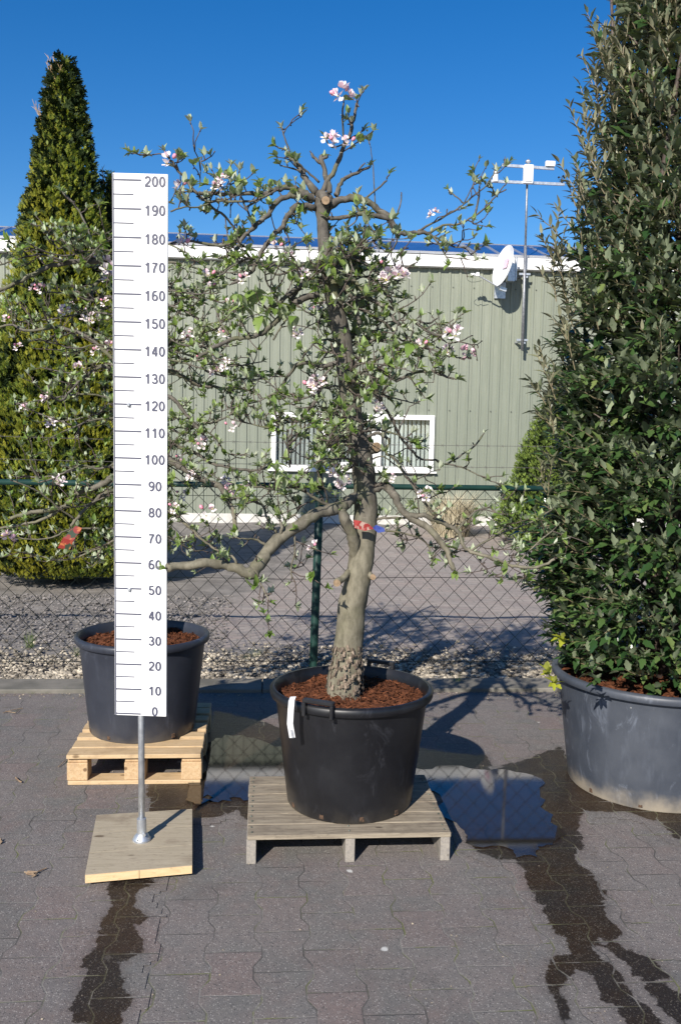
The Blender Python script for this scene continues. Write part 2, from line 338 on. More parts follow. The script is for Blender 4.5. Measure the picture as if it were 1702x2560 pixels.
# ------------------------------------------------------------------ ground
def sheet(name, x0, x1, y0, y1, z, mat, kind='structure', nx=2, ny=2, amp=0):
    mb = MB(); xs = np.linspace(x0, x1, nx); ys = np.linspace(y0, y1, ny)
    V = [(x, y, z+(amp*noise.fractal(Vector((x*2.2, y*2.2, 3)), 1, 2, 4) if amp else 0)) for y in ys for x in xs]
    mb.add(V, [(j*nx+i, j*nx+i+1, (j+1)*nx+i+1, (j+1)*nx+i) for j in range(ny-1) for i in range(nx-1)])
    o = mb.build(name, mat, None, amp > 0); return tag(o, kind=kind)
tag(sheet('ground', -400, 400, -300, 900, -.06, M_['yard']), 'grey dirt and paved ground reaching to the horizon')
tag(sheet('pavement', -12, 12, -8, 5.705, 0, M_['pave']), 'grey and reddish interlocking pavers of the nursery yard')
kb = MB(); x = -6.0
while x < 6.5: kb.box((x+.497, 5.83, -.02), (.994, .12+.13, .09+.0), None, .006); x += 1.0
tag(kb.build('kerb', M_['kerb']), 'flat concrete kerb between pavers and gravel', kind='structure')
tag(sheet('yard', -9, 12, 5.955, 16.3, -.035, M_['yard'], nx=220, ny=130, amp=.022), 'dirt and brick paved yard behind the fence')

def blob(px, z, seed, amp=.02, it=4):
    P = [gr(*p) for p in px]; P = [Vector((p.x, p.y)) for p in P]
    for k in range(it):
        Q = []
        for i in range(len(P)):
            a, b = P[i], P[(i+1) % len(P)]; m = (a+b)/2; d = (b-a); n_ = Vector((-d.y, d.x))
            h = noise.noise(Vector((m.x*9, m.y*9, seed+k*3.1)))
            Q += [a, m+n_*h*.55]
        P = Q
    for i, p in enumerate(P): P[i] = p+Vector((noise.noise(Vector((p.x*30, p.y*30, seed))), noise.noise(Vector((p.x*30, p.y*30, seed+9)))))*.012
    for i, p in enumerate(P): P[i] = p+Vector((noise.noise(Vector((p.x*90, p.y*90, seed))), noise.noise(Vector((p.x*90, p.y*90, seed+9)))))*.006
    from mathutils.geometry import tessellate_polygon
    V = [Vector((p.x, p.y, z)) for p in P]; T = tessellate_polygon([V]); return [tuple(v) for v in V], [tuple(t) for t in T]
def wetsheet(name, px, z, mat, seed, label, it=4):
    mb = MB(); v, f = blob(px, z, seed, it=it); mb.add(v, f); o = mb.build(name, mat)
    me = o.data
    if sum(p.normal.z for p in me.polygons) < 0: me.flip_normals()
    return tag(o, label, kind='structure')
wetsheet('puddle', [(1000, 1930), (1080, 1925), (1150, 1918), (1240, 1925), (1330, 1940), (1345, 1985), (1350, 2020), (1380, 2060), (1382, 2110), (1345, 2118), (1340, 2145), (1290, 2148), (1270, 2122), (1185, 2118), (1165, 2085), (1140, 2060), (1100, 1990), (1040, 1960)],
    .006, M_['pud'], 5.2, 'shallow puddle beside the weathered pallet reflecting blue sky', 2)
wetsheet('puddle', [(520, 1860), (560, 1840), (640, 1850), (760, 1880), (1000, 1925), (1090, 1950), (1000, 1985), (820, 2005), (640, 2010), (585, 1995), (545, 2010), (520, 1990), (490, 2020), (470, 1985), (515, 1930)],
    .0075, M_['pud'], 12.3, 'thin puddle behind the weathered pallet reflecting the mesh fence', 2)

def wetgrid(name, px, z, label, marg=.07, st=.02):
    PP = [np.array([tuple(gr(*p))[:2] for p in pl]) for pl in (px if isinstance(px[0], list) else [px])]
    al = np.concatenate(PP); x0, y0 = al.min(0)-marg; x1, y1 = al.max(0)+marg
    y0 = max(y0, 1.9); xs = np.arange(x0, x1+st, st); ys = np.arange(y0, y1+st, st); X, Y = np.meshgrid(xs, ys); q = np.stack([X.ravel(), Y.ravel()], 1)
    sd = np.full(len(q), -1e9)
    for P in PP:
        best = np.full(len(q), 1e9); ins = np.zeros(len(q), bool)
        for a, b in zip(P, np.roll(P, -1, 0)):
            ab = b-a; t = np.clip(((q-a) @ ab)/max(ab @ ab, 1e-9), 0, 1); d = np.linalg.norm(q-(a+t[:, None]*ab), axis=1); best = np.minimum(best, d)
            c = ((a[1] > q[:, 1]) != (b[1] > q[:, 1])); xi = a[0]+(q[:, 1]-a[1])/((b[1]-a[1]) if abs(b[1]-a[1]) > 1e-9 else 1e-9)*ab[0]; ins ^= c & (q[:, 0] < xi)
        sd = np.maximum(sd, np.where(ins, best, -best))
    nx = len(xs); keep = sd.reshape(len(ys), nx) > -marg
    F_ = [(j*nx+i, j*nx+i+1, (j+1)*nx+i+1, (j+1)*nx+i) for j in range(len(ys)-1) for i in range(nx-1) if keep[j, i] and keep[j+1, i+1] and keep[j, i+1] and keep[j+1, i]]
    me = bpy.data.meshes.new(name); used = sorted({i for f in F_ for i in f}); mp = {u: k for k, u in enumerate(used)}
    me.from_pydata([(q[u][0], q[u][1], z) for u in used], [], [tuple(mp[i] for i in f) for f in F_]); me.materials.append(M_['wet'])
    at_ = me.attributes.new('sd', 'FLOAT', 'POINT'); at_.data.foreach_set('value', [float(sd[u]) for u in used])
    o = bpy.data.objects.new(name, me); COL.objects.link(o); return tag(o, label, kind='structure')

wetgrid('wet_pavement', [[(1170, 1965), (1230, 1925), (1330, 1895), (1400, 1865), (1425, 1900), (1480, 1990), (1580, 2020), (1760, 2035), (1760, 2115), (1690, 2100), (1640, 2055), (1560, 2035), (1450, 2030), (1440, 2080), (1455, 2120), (1435, 2140), (1452, 2165), (1500, 2195), (1512, 2240), (1514, 2290),
    (1560, 2345), (1525, 2355), (1500, 2345), (1490, 2375), (1540, 2420), (1575, 2480), (1640, 2540), (1680, 2600), (1590, 2600), (1540, 2520), (1500, 2500), (1480, 2445), (1440, 2420), (1420, 2455), (1400, 2470), (1425, 2520), (1430, 2600), (1400, 2600), (1395, 2510), (1370, 2475), (1352, 2450), (1372, 2385), (1420, 2380), (1400, 2350), (1365, 2310), (1355, 2270), (1325, 2220), (1310, 2170), (1280, 2150), (1235, 2150), (1190, 2130), (1165, 2100)],
    [(1500, 2350), (1530, 2360), (1600, 2385), (1640, 2405), (1685, 2447), (1640, 2450), (1580, 2440), (1560, 2410), (1520, 2375)],
    [(1600, 2455), (1660, 2460), (1720, 2490), (1760, 2560), (1740, 2600), (1680, 2560), (1640, 2510)],
    [(540, 1780), (640, 1800), (720, 1830), (1010, 1870), (1210, 1890), (1240, 1935), (1100, 1990), (700, 2045), (620, 2050), (590, 2025), (520, 2050), (380, 2030), (365, 1990), (360, 1940), (500, 1920), (500, 1850)]], .003, 'dark wet pavers behind the pallets and in streaks running down from the right pot')
wetgrid('wet_pavement', [(300, 2190), (375, 2190), (383, 2215), (340, 2235), (345, 2265), (368, 2290), (360, 2308), (330, 2312), (345, 2330), (350, 2390), (330, 2405), (300, 2410), (315, 2440), (325, 2500), (320, 2515), (292, 2530), (300, 2640), (185, 2640), (188, 2540), (200, 2500), (225, 2450), (220, 2420), (210, 2400), (245, 2370), (250, 2320), (255, 2295), (280, 2270), (270, 2235), (280, 2210)], .003, 'narrow wet streak running from under the ruler base board')

# gravel strip
def stone_tpl(seed):
    r = random.Random(seed); import bmesh
    bm = bmesh.new(); bmesh.ops.create_icosphere(bm, subdivisions=1, radius=1)
    for v in bm.verts: v.co *= r.uniform(.7, 1.15)
    bm.verts.ensure_lookup_table(); V = np.array([(v.co.x, v.co.y*.8, v.co.z*.6) for v in bm.verts]); Fa = [[v.index for v in f.verts] for f in bm.faces]; bm.free(); return V, Fa
def rrot():
    return np.array(Matrix.Rotation(random.uniform(0, 6.3), 3, 'Z') @ Matrix.Rotation(random.uniform(-.6, .6), 3, 'X'))
mb = MB()
for sd in range(6):
    V, Fa = stone_tpl(sd); L_, R_, S_ = [], [], []
    for k in range(2100):
        y = 5.965+abs(random.gauss(0, .42)); x = random.uniform(-2.6, 3.2)
        if y > 7.4: continue
        L_.append((x, y, -.012+.016*noise.noise(Vector((x*3, y*3, 0)))+random.uniform(-.006, .006))); R_.append(rrot()); S_.append(random.choice((.007, .01, .012, .016, .02))*random.uniform(.8, 1.2))
    scatter(mb, V, Fa, L_, R_, S_)
tag(mb.build('gravel', M_['gravel']), 'pale gravel strip along the foot of the mesh fence', 'gravel', kind='stuff')
# earth crumbs at the left yard
mb = MB(); V, Fa = stone_tpl(9); L_, R_, S_ = [], [], []
for k in range(3500):
    x, y = random.uniform(-3.2, -.3), random.uniform(7, 9.2); L_.append((x, y, -.03+random.uniform(0, .01))); R_.append(rrot()); S_.append(random.uniform(.006, .022))
scatter(mb, V, Fa, L_, R_, S_); mb.build('clods', plain('earth_clods', (.12, .11, .1), (.22, .2, .19), 8, .9, isl=.3))
tag(bpy.data.objects['clods'], 'loose grey earth crumbs in front of the large conifer', 'soil', kind='stuff')

# ------------------------------------------------------------------ warehouse
WY = 16.32
def wallmat():
    g = G('green_cladding'); p = g.pos(); a = g.noise(g.scale(p, (1, 1, .12)), 5, 4, .6); b = g.noise(g.scale(p, (3, 1, .3)), 14, 4)
    c = g.mix(g.ramp(a, .3, .7), (.19, .208, .162), (.222, .24, .19)); c = g.mix(g.math('MULTIPLY', g.ramp(b, .5, .75), .35), c, (.3, .31, .245))
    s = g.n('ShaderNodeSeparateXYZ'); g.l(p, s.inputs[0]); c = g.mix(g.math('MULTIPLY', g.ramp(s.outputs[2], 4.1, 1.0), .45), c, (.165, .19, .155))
    c = g.mix(g.math('MULTIPLY', g.ramp(g.noise(g.scale(p, (1, 1, .08)), 9, 5, .7), .52, .75), .45), c, (.16, .17, .135))
    return g.done(g.pbsdf(c, .55, 0, None, .4))
M_['wall'] = wallmat(); M_['upvc'] = plain('white_frame', (.78, .78, .77), (.72, .72, .71), 4, .4)
M_['fascia'] = plain('white_fascia', (.8, .8, .79), (.7, .7, .69), 2, .5, stretch=(.5, 1, 6)); M_['screw'] = plain('screw', (.06, .07, .06), (.09, .1, .08), 9, .5)
M_['solar'] = plain('solar_glass', (.02, .05, .17), (.03, .075, .22), 3, .15, 0, 0, .9); M_['alu'] = plain('aluminium', (.55, .56, .58), (.62, .63, .65), 9, .35, .7)
M_['roof'] = plain('roof_sheet', (.35, .36, .37), (.42, .42, .43), 3, .6); M_['plinth'] = plain('white_plinth', (.42, .41, .38), (.55, .54, .51), 5, .8, 0, .1)
bld = thing('warehouse', (2, WY, 0), 'long low warehouse clad in pale green ribbed sheets with solar panels on its roof', 'building')
X0, X1, ZT = -14.0, 18.0, 4.515
wx0, wx1, wz0, wz1 = .11, 2.965, .945, 1.905
def cladding():
    mb = MB(); P = .1865; prof = []; x = X0; k = 0
    # ribbed section in x, ribs stand out towards the viewer
    while x < X1:
        j = .012 if k % 5 == 0 else 0
        prof += [(x, 0), (x+.012, -.022), (x+.045+j, -.022), (x+.057+j, 0), (x+.1, 0), (x+.103, -.004), (x+.108, 0)]
        x += P; k += 1
    def strip(z0, z1, xa, xb):
        pr = [(max(xa, min(xb, a)), b) for a, b in prof if xa-.2 < a < xb+.2]
        pr = [q for i, q in enumerate(pr) if i == 0 or q[0] > pr[i-1][0]+1e-6]
        n = len(pr); mb.add([(a, WY+b, z0) for a, b in pr]+[(a, WY+b, z1) for a, b in pr], [(i, i+1, n+i+1, n+i) for i in range(n-1)])
    strip(.12, wz0, X0, X1); strip(wz0, wz1, X0, wx0); strip(wz0, wz1, wx1, X1); strip(wz1, ZT, X0, X1)
    return mb
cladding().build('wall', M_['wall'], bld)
mb = MB(); mb.box((2, WY+6, 2.28), (32, .1, 4.55)); mb.box((X0, WY+3, 2.2), (.1, 6, 4.4)); mb.box((X1, WY+3, 2.2), (.1, 6, 4.4)); mb.build('rear_wall', M_['wall'], bld)
mb = MB(); mb.box((2, WY+.04, .03), (32, .14, .19)); mb.build('plinth', M_['plinth'], bld)
mb = MB(); mb.box((2, WY-.09, 4.61), (32.3, .1, .195)); mb.box((2, WY-.055, 4.507), (32.3, .1, .01)); mb.build('fascia', M_['fascia'], bld)
rs = radians(18)
mb = MB(); RT = 1.62
mb.add([(X0-.1, WY-.04, 4.70), (X1+.1, WY-.04, 4.70), (X1+.1, WY+RT, 4.7+(RT+.04)*math.tan(rs)), (X0-.1, WY+RT, 4.7+(RT+.04)*math.tan(rs)), (X0-.1, WY+6.1, 4.9), (X1+.1, WY+6.1, 4.9)], [(0, 1, 2, 3), (3, 2, 5, 4)])
mb.build('roof', M_['roof'], bld)
mb = MB(); mb.tube([(0, WY-.001, 0), (0, WY-.013, 0)], .0125, 6); sc0 = mb.build('screw', M_['screw'], bld); pos = []
for k in range(0, 60):
    for z in (2.02, 4.18):
        x = X0+.095+k*.1865*2
        if -4.6 < x < 5.6 and not (-3.2 < x < -1.3): pos.append((x, z))
for i, (x, z) in enumerate(pos):
    o = sc0
    if i: o = sc0.copy(); COL.objects.link(o)
    o.location = (x, 0, z)
ca, sa = cos(rs), sin(rs)
def solar(xc, wd, dp, y0):
    R = Matrix.Rotation(rs, 3, 'X'); c = Vector((xc, WY+y0+dp/2*ca, 4.74+(y0+.04)*math.tan(rs)+dp/2*sa))
    mb = MB(); mb.box(c, (wd-.045, dp-.045, .03), R); o = mb.build('solar_panel', M_['solar'], bld)
    mb = MB()
    for s_ in (-1, 1):
        mb.box(c+R @ Vector((0, s_*(dp/2-.011), .003)), (wd-.01, .022, .044), R); mb.box(c+R @ Vector((s_*(wd/2-.016), 0, .003)), (.022, dp-.046, .044), R)
    mb.build('panel_frame', M_['alu'], o)
x = -7.2
while x < 3.0: solar(x, 1.65, 1.35, .1); x += 1.66
x += -.55
while x < 8.2: solar(x, .43, 1.5, .03); x += .435
# window
win = MB(); fw = .075; cx = (wx0+wx1)/2
fy = WY-.03
def fr(mb, x0, x1, z0, z1, t, y, d):
    mb.box(((x0+x1)/2, y, z0+t/2), (x1-x0, d, t), None, .004); mb.box(((x0+x1)/2, y, z1-t/2), (x1-x0, d, t), None, .004)
    mb.box((x0+t/2, y, (z0+z1)/2), (t, d-.002, z1-z0-2*t), None, .004); mb.box((x1-t/2, y, (z0+z1)/2), (t, d-.002, z1-z0-2*t), None, .004)
fr(win, wx0-.02, wx1+.02, wz0-.02, wz1+.02, .085, fy, .07)
for mx in (1.02, 1.98): win.box((mx, fy, (wz0+wz1)/2), (.11, .066, wz1-wz0-.14))
wo_ = win.build('window', M_['upvc'], bld)
mb = MB(); fr(mb, 1.08, 1.92, wz0+.07, wz1-.07, .055, fy-.02, .06); mb.build('casement', M_['upvc'], wo_)
mb = MB(); mb.box((cx, WY-.03, wz0-.035), (wx1-wx0+.14, .12, .03)); mb.build('sill', M_['upvc'], wo_)
gm = G('window_glass'); a = gm.n('ShaderNodeBsdfGlossy'); a.inputs['Roughness'].default_value = .02; t = gm.n('ShaderNodeBsdfTransparent'); t.inputs[0].default_value = (.9, .93, .92, 1)
fz = gm.n('ShaderNodeFresnel'); fz.inputs[0].default_value = 1.5; m = gm.n('ShaderNodeMixShader'); gm.l(fz.outputs[0], m.inputs[0]); gm.l(t.outputs[0], m.inputs[1]); gm.l(a.outputs[0], m.inputs[2]); M_['glass'] = gm.done(m.outputs[0])
for xa, xb in ((.175, .965), (1.135, 1.865), (2.035, 2.9)):
    mb = MB(); mb.box(((xa+xb)/2, WY-.022, (wz0+wz1)/2), (xb-xa, .006, wz1-wz0-.13)); mb.build('pane', M_['glass'], wo_)
M_['blind'] = plain('blind_fabric', (.8, .8, .78), (.86, .86, .84), 6, .8, isl=.12); M_['dark'] = plain('dark_interior', (.03, .032, .036), (.045, .045, .05), 3, .9)
for xa, xb, an in ((.16, .98, 40), (1.1, 1.9, 38), (2.0, 2.93, 22)):
    mb = MB(); x = xa+.02
    while x < xb:
        th = radians(an+random.uniform(-8, 8)); d = .042; lean = random.uniform(-.012, .012)+(.05 if (an == 35 and .4 < (x-xa)/(xb-xa) < .6) else 0)
        mb.box((x, WY+.07, (wz0+wz1)/2), (.064, .003, wz1-wz0-.1), Matrix.Rotation(lean, 3, 'Y') @ Matrix.Rotation(th, 3, 'Z')); x += .078
    mb.build('blind', M_['blind'], wo_)
mb = MB(); mb.box((cx, WY+.45, (wz0+wz1)/2), (wx1-wx0+.3, .02, 1.3)); mb.build('room_lining', M_['dark'], wo_)

# ------------------------------------------------------------------ dish on the wall
dish = thing('satellite_dish', (4.05, 15.9, 4.5), 'white satellite dish on a wall bracket under the white fascia', 'satellite dish')
dc = at(1256, 664, 15.85); dn = Vector((-.93, -.22, .24)).normalized(); R = dn.to_track_quat('Z', 'Y').to_matrix()
mb = MB(); prof = [(0, -.07), (.1, -.066), (.2, -.05), (.28, -.026), (.345, 0), (.352, .003), (.35, -.006), (.28, -.036), (.2, -.06), (.1, -.076), (0, -.08)]
tmp = MB(); tmp.lathe(prof, n=48); v = np.concatenate(tmp.v)*np.array([.93, 1.02, 1]) @ np.array(R).T + np.array(dc); mb.add(v, tmp.f)
M_['dishwhite'] = plain('dish_paint', (.76, .77, .79), (.7, .71, .74), 5, .35)
mb.build('reflector', M_['dishwhite'], dish, True)
mb = MB(); xx = R @ Vector((1, 0, 0)); yy = R @ Vector((0, 1, 0))
if yy.z < 0 and abs(yy.z) > abs(xx.z): yy = -yy
upv = (Vector((0, 0, 1))-dn*dn.z).normalized(); sd = dn.cross(upv)
q0 = dc-dn*.052; mb.add([tuple(q0+sd*a+upv*b+dn*.012) for a, b in ((-.08, -.03), (.08, -.03), (.08, .13), (-.08, .13))], [(0, 1, 2, 3)]); mb.build('sticker', plain('pink_sticker', (.75, .5, .58), (.7, .45, .54), 4, .5), dish)
lo = at(1150+470/4.537, 380+1555/4.537, 15.86); ln = at(1150+195/4.537, 380+1395/4.537, 15.82)
mb = MB(); mb.tube([lo+Vector((.09, .05, -.02)), lo, ln], .013, 8); mb.box(lo+Vector((.02, 0, 0)), (.12, .05, .06), Matrix.Rotation(.3, 3, 'Y')); mb.build('feed_arm', M_['galv'], dish)
mb = MB(); a = at(1150+120/4.537, 380+1392/4.537, 15.82); mb.tube([a, a.lerp(ln, .45), a.lerp(ln, .7), ln+Vector((.02, 0, .02))], [.026, .03, .018, .03], 12); mb.box(ln+Vector((0, 0, .01)), (.05, .06, .06)); mb.build('feed_horn', M_['upvc'], dish)
mb = MB(); cp = [(100, 1400), (75, 1425), (85, 1455), (120, 1475), (170, 1475), (240, 1460)]; mb.tube([at(1150+x/4.537, 380+y/4.537, 15.83) for x, y in cp], .005, 5); mb.build('cable', M_['screw'], dish)
bc = dc-dn*.1
mb = MB(); mb.box(bc+Vector((.06, .04, -.08)), (.12, .14, .3)); mb.tube([bc+Vector((.17, .1, -.2)), bc+Vector((.17, .1, .2))], .022, 10); mb.tube([bc+Vector((.17, .1, -.1)), Vector((bc.x+.1, WY, 4.3))], .018, 8)
mb.box((bc.x-.02, WY-.035, 4.15), (.2, .02, .28)); mb.tube([bc+Vector((.17, .1, -.02)), Vector((bc.x+.1, WY, 4.5))], .016, 8); mb.build('bracket', M_['galv'], dish)

# ------------------------------------------------------------------ weather mast
mx = 4.46; mast = thing('weather_mast', (mx, 16.12, 3.1), 'galvanised steel mast with two crossbars and weather sensors fixed to the wall', 'mast')
mb = MB(); mb.tube([(mx+.012, 16.1, 3.1), (mx, 16.1, 4.9)], .027, 10); mb.tube([(mx, 16.1, 4.9), (mx-.015, 16.1, 6.2)], .019, 10); mb.build('pole', M_['galvdark'], mast, True)
for z in (3.28, 4.42):
    mb = MB(); mb.box((mx+.01, 16.125, z), (.2, .03, .035)); mb.box((mx-.03, 16.22, z-.03), (.03, .2, .03), Matrix.Rotation(.3, 3, 'Z')); mb.box((mx+.05, 16.2, z-.05), (.03, .2, .03)); mb.build('wall_clamp', M_['galv'], mast)
a1, a2 = at(1254, 413, 16.08), at(1384, 422, 16.08); b1, b2 = at(1226, 453, 16.08), at(1410, 461, 16.08)
for p, q in ((a1, a2), (b1, b2)):
    mb = MB(); c = (p+q)/2; mb.box(c, ((q-p).length, .04, .045), Matrix.Rotation(-math.atan2(q.z-p.z, q.x-p.x), 3, 'Y')); mb.build('crossbar', M_['galv'], mast)
bx = at(1319.5, 436, 16.02)
mb = MB(); mb.box(bx, (.165, .09, .315), None, .008); hb = mb.build('sensor_box', M_['upvc'], mast)
mb = MB()
for k in range(7): mb.box((bx.x-.055+k*.018, bx.y-.047, bx.z-.125), (.012, .003, .018))
mb.build('lettering', M_['ink'], hb)
mb = MB(); t = at(1319.5, 405, 16.05); mb.tube([t+Vector((0, 0, -.03)), t+Vector((0, 0, 0)), t+Vector((0, 0, .02)), t+Vector((0, 0, .05))], [.02, .05, .045, .005], 12); mb.build('cap_sensor', M_['galv'], mast)
mb = MB(); t = at(1377, 411, 16.06); mb.poly([(t.x-.1, t.y-.035), (t.x+.06, t.y-.035), (t.x+.06, t.y+.035), (t.x-.1, t.y+.035)], t.z-.035, t.z+.05); mb.build('rain_sensor', M_['upvc'], mast)
mb = MB(); t = at(1238, 441, 16.06); mb.tube([t+Vector((0, 0, -.09)), t+Vector((.0, 0, .09))], [.05, .04], 14); mb.build('light_sensor', M_['upvc'], mast)
M_['black'] = plain('black_plastic_part', (.01, .01, .012), (.02, .02, .022), 9, .4)
mb = MB(); t = at(1261, 409, 16.06); mb.tube([t+Vector((0, 0, -.03)), t+Vector((0, 0, .01)), t+Vector((0, 0, .09)), t+Vector((0, 0, .12))], [.03, .022, .01, .004], 8); mb.box(t+Vector((0, 0, .06)), (.05, .01, .03)); mb.build('wind_vane', M_['black'], mast)
mb = MB(); t = at(1404, 453, 16.06); mb.tube([t+Vector((0, 0, -.02)), t+Vector((0, 0, .05))], [.025, .015], 8)
for k in range(3):
    a = 2*pi*k/3+.5; e = t+Vector((.06*cos(a), .06*sin(a), .07)); mb.tube([t+Vector((0, 0, .07)), e], .005, 5); mb.tube([e+Vector((0, 0, -.018)), e, e+Vector((0, 0, .018))], [.008, .022, .008], 8)
mb.build('anemometer', M_['black'], mast)

# ------------------------------------------------------------------ fence
fence = thing('chain_link_fence', (.35, 6.3, 0), 'dark green chain link fence with top rail and strands of barbed wire', 'fence')
FY = 6.3; FX0, FX1 = -3.4, 4.4
mb = MB(); P = .0635; H_ = 1.245; rows = int(H_/P*1.0)
k = 0; x = FX0
while x < FX1:
    pts = []; off = k % 2
    for j in range(rows*1+1):
        side = 1 if (j+off) % 2 else -1
        zz = 1.262-j*P*1.02; xx = x+side*(P/2)+.006*noise.noise(Vector((x*2, zz*2, 5))); yy = FY+.004*side+.02*noise.noise(Vector((x*1.3, zz*2, 1)))
        pts.append((xx, yy, zz))
    mb.tube(pts, .0029, 3, False); x += P; k += 1
mb.build('wire_mesh', M_['wire'], fence)
rz = lambda x: 1.278+.003*x
mb = MB(); mb.tube([(FX0, FY-.025, rz(FX0)), (FX1, FY-.025, rz(FX1))], .0195, 12); mb.build('top_rail', M_['green_steel'], fence, True)
pb, pt = at(783, 1665, 6.31), at(800, 1215, 6.31)
mb = MB(); dpp = (pt-pb).normalized(); mb.tube([pb-dpp*.1, pb, pt+dpp*.03, pt+dpp*.045], [.029, .029, .029, .014], 16); mb.tube([pt, pt+dpp*.35], .0125, 8); mb.build('post', M_['green_steel'], fence, True)
for z, sg in ((.64, .02), (.05, .0), (1.2, 0)):
    mb = MB(); mb.tube([(x, FY-.008, z+sg*noise.noise(Vector((x*.9, z, 2)))) for x in np.linspace(FX0, FX1, 50)], .0018, 4); mb.build('tension_wire', M_['wire'], fence)
for z in (1.575, 1.425):
    mb = MB(); mb.tube([(x, FY, z+.012*noise.noise(Vector((x*.7, z, 7)))) for x in np.linspace(FX0, FX1, 60)], .0016, 4)
    x = FX0
    while x < FX1:
        zz = z+.012*noise.noise(Vector((x*.7, z, 7)))
        for a in (.6, -.7): mb.tube([(x-.012*cos(a), FY-.006, zz-.012*sin(a)*1.3), (x+.012*cos(a), FY+.006, zz+.012*sin(a)*1.3)], .0012, 3)
        x += .11+random.uniform(-.01, .01)
    mb.build('barbed_wire', M_['rust'], fence)

# ------------------------------------------------------------------ pots
def soil_disc(cx, cy, z, R, parent, seed, n=900):
    mb = MB(); rings, seg = 26, 72; V = [(cx, cy, z)]
    for i in range(1, rings+1):
        for k in range(seg):
            a = 2*pi*k/seg; r = R*i/rings; x, y = cx+r*cos(a), cy+r*sin(a)
            V.append((x, y, z+.02*noise.fractal(Vector((x*9, y*9, seed)), 1, 2, 3)+.012*noise.noise(Vector((x*40, y*40, seed)))+.02*(1-i/rings)))
    f = [(0, 1+k, 1+(k+1) % seg) for k in range(seg)]
    for i in range(rings-1):
        for k in range(seg): a = 1+i*seg; f.append((a+k, a+seg+k, a+seg+(k+1) % seg, a+(k+1) % seg))
    mb.add(V, f)
    tv = np.array([(-.5, -1, 0), (.5, -.8, .1), (.35, 1, .05), (-.4, .9, -.1), (0, 0, .5)]); tf = [(0, 1, 4), (1, 2, 4), (2, 3, 4), (3, 0, 4)]
    L_, R_, S_ = [], [], []
    for k in range(n):
        a = random.uniform(0, 6.283); r = R*.985*math.sqrt(random.random()); x, y = cx+r*cos(a), cy+r*sin(a)
        L_.append((x, y, z+.02*noise.fractal(Vector((x*9, y*9, seed)), 1, 2, 3)+.02*(1-r/R)+.006)); R_.append(np.array(rotdir(Vector((random.gauss(0, 1), random.gauss(0, 1), random.gauss(.1, .35))), random.uniform(0, 6)))); S_.append(random.uniform(.004, .012))
    scatter(mb, tv*np.array([.6, 1.3, .8]), tf, L_, R_, S_)
    mb.build('soil', M_['mulch'], parent, False)
def pot(name, cx, cy, z0, Rb, Rt, h, label, seed, mat, handles=(), n_soil=1500, lip=.02, soil=.05):
    o = thing(name, (cx, cy, z0), label, 'plant pot')
    mb = MB(); prof = [(0, .012), (Rb-.02, .012), (Rb-.004, 0), (Rb, .006)]
    for i in range(1, 9): t = i/9; prof.append((Rb+(Rt-lip*1.1-Rb)*t, .006+(h-.035)*t))
    prof += [(Rt-lip*1.05, h-.032), (Rt-.003, h-.034), (Rt, h-.028), (Rt+.001, h-.008), (Rt-.006, h), (Rt-lip+.002, h+.001), (Rt-lip-.004, h-.008), (Rt-lip-.012, h-.03), (Rt-lip-.02, h-.12)]
    mb.lathe(prof, (cx, cy, z0), 96, wob=.003); mb.build('body', mat, o, True, 50)
    soil_disc(cx, cy, z0+h-soil, Rt-lip-.012, o, seed, n_soil)
    for a in handles:
        mb = MB(); d = Vector((cos(a), sin(a), 0)); s_ = Vector((-sin(a), cos(a), 0)); c = Vector((cx, cy, z0+h))+d*(Rt-lip*.4); wd = .065
        R = Matrix((d, s_, Vector((0, 0, 1)))).transposed()
        mb.box(c+d*.012+Vector((0, 0, .022)), (.028, wd*2, .016), R, .004)
        for s2 in (-1, 1): mb.box(c+d*.012+s_*(s2*(wd-.007))+Vector((0, 0, -.012)), (.03, .014, .055), R, .003)
        mb.build('handle', M_['black'], o)
    for k in range(5):
        a = -pi/2+(k-2)*.62+.1; mb = MB(); R = Matrix.Rotation(a, 3, 'Z'); tz = .02
        p = Vector((cx, cy, z0+tz))+Vector((cos(a), sin(a), 0))*(Rb+.0005)
        mb.box(p, (.006, .02, .022), R, .002); mb.build('drain_hole', M_['drain'], o)
    return o
M_['drain'] = plain('drain_hole_grime', (.02, .014, .01), (.1, .055, .03), 90, .9)
def potmat(name, c1, c2, rough, dust, z_d):
    g = G(name); o = g.obj(); p = g.pos(); s = g.n('ShaderNodeSeparateXYZ'); g.l(p, s.inputs[0])
    a = g.noise(o, 4, 6, .6); b = g.noise(g.scale(o, (1, 1, .25)), 20, 5, .6); c = g.mix(g.ramp(a, .3, .7), c1, c2)
    c = g.mix(g.math('MULTIPLY', g.ramp(b, .5, .8), .4), c, tuple(x*1.9 for x in c2))
    c = g.mix(g.math('MULTIPLY', g.ramp(g.noise(g.scale(o, (1, 1, .5)), 8, 6, .7, 1.5), .57, .7), .4), c, tuple(x*3.2+.012 for x in c2))
    sp = g.n('ShaderNodeTexVoronoi'); g.l(o, sp.inputs['Vector']); sp.inputs['Scale'].default_value = 16; sc = g.n('ShaderNodeSeparateColor'); g.l(sp.outputs['Color'], sc.inputs[0])
    c = g.mix(g.math('MULTIPLY', g.ramp(sp.outputs['Distance'], .055, .03), g.math('GREATER_THAN', sc.outputs[0], .72)), c, (.3, .3, .3))
    low = g.ramp(g.math('ADD', s.outputs[2], g.math('MULTIPLY', g.noise(o, 7, 4), .2)), z_d+.2, z_d+.06)
    c = g.mix(g.math('MULTIPLY', low, dust), c, (.36, .31, .24))
    r = g.math('ADD', rough, g.math('MULTIPLY', g.ramp(a, .4, .7), .12))
    return g.done(g.pbsdf(c, r, 0, g.bump(g.noise(o, 3, 3), .12, .02), .5))
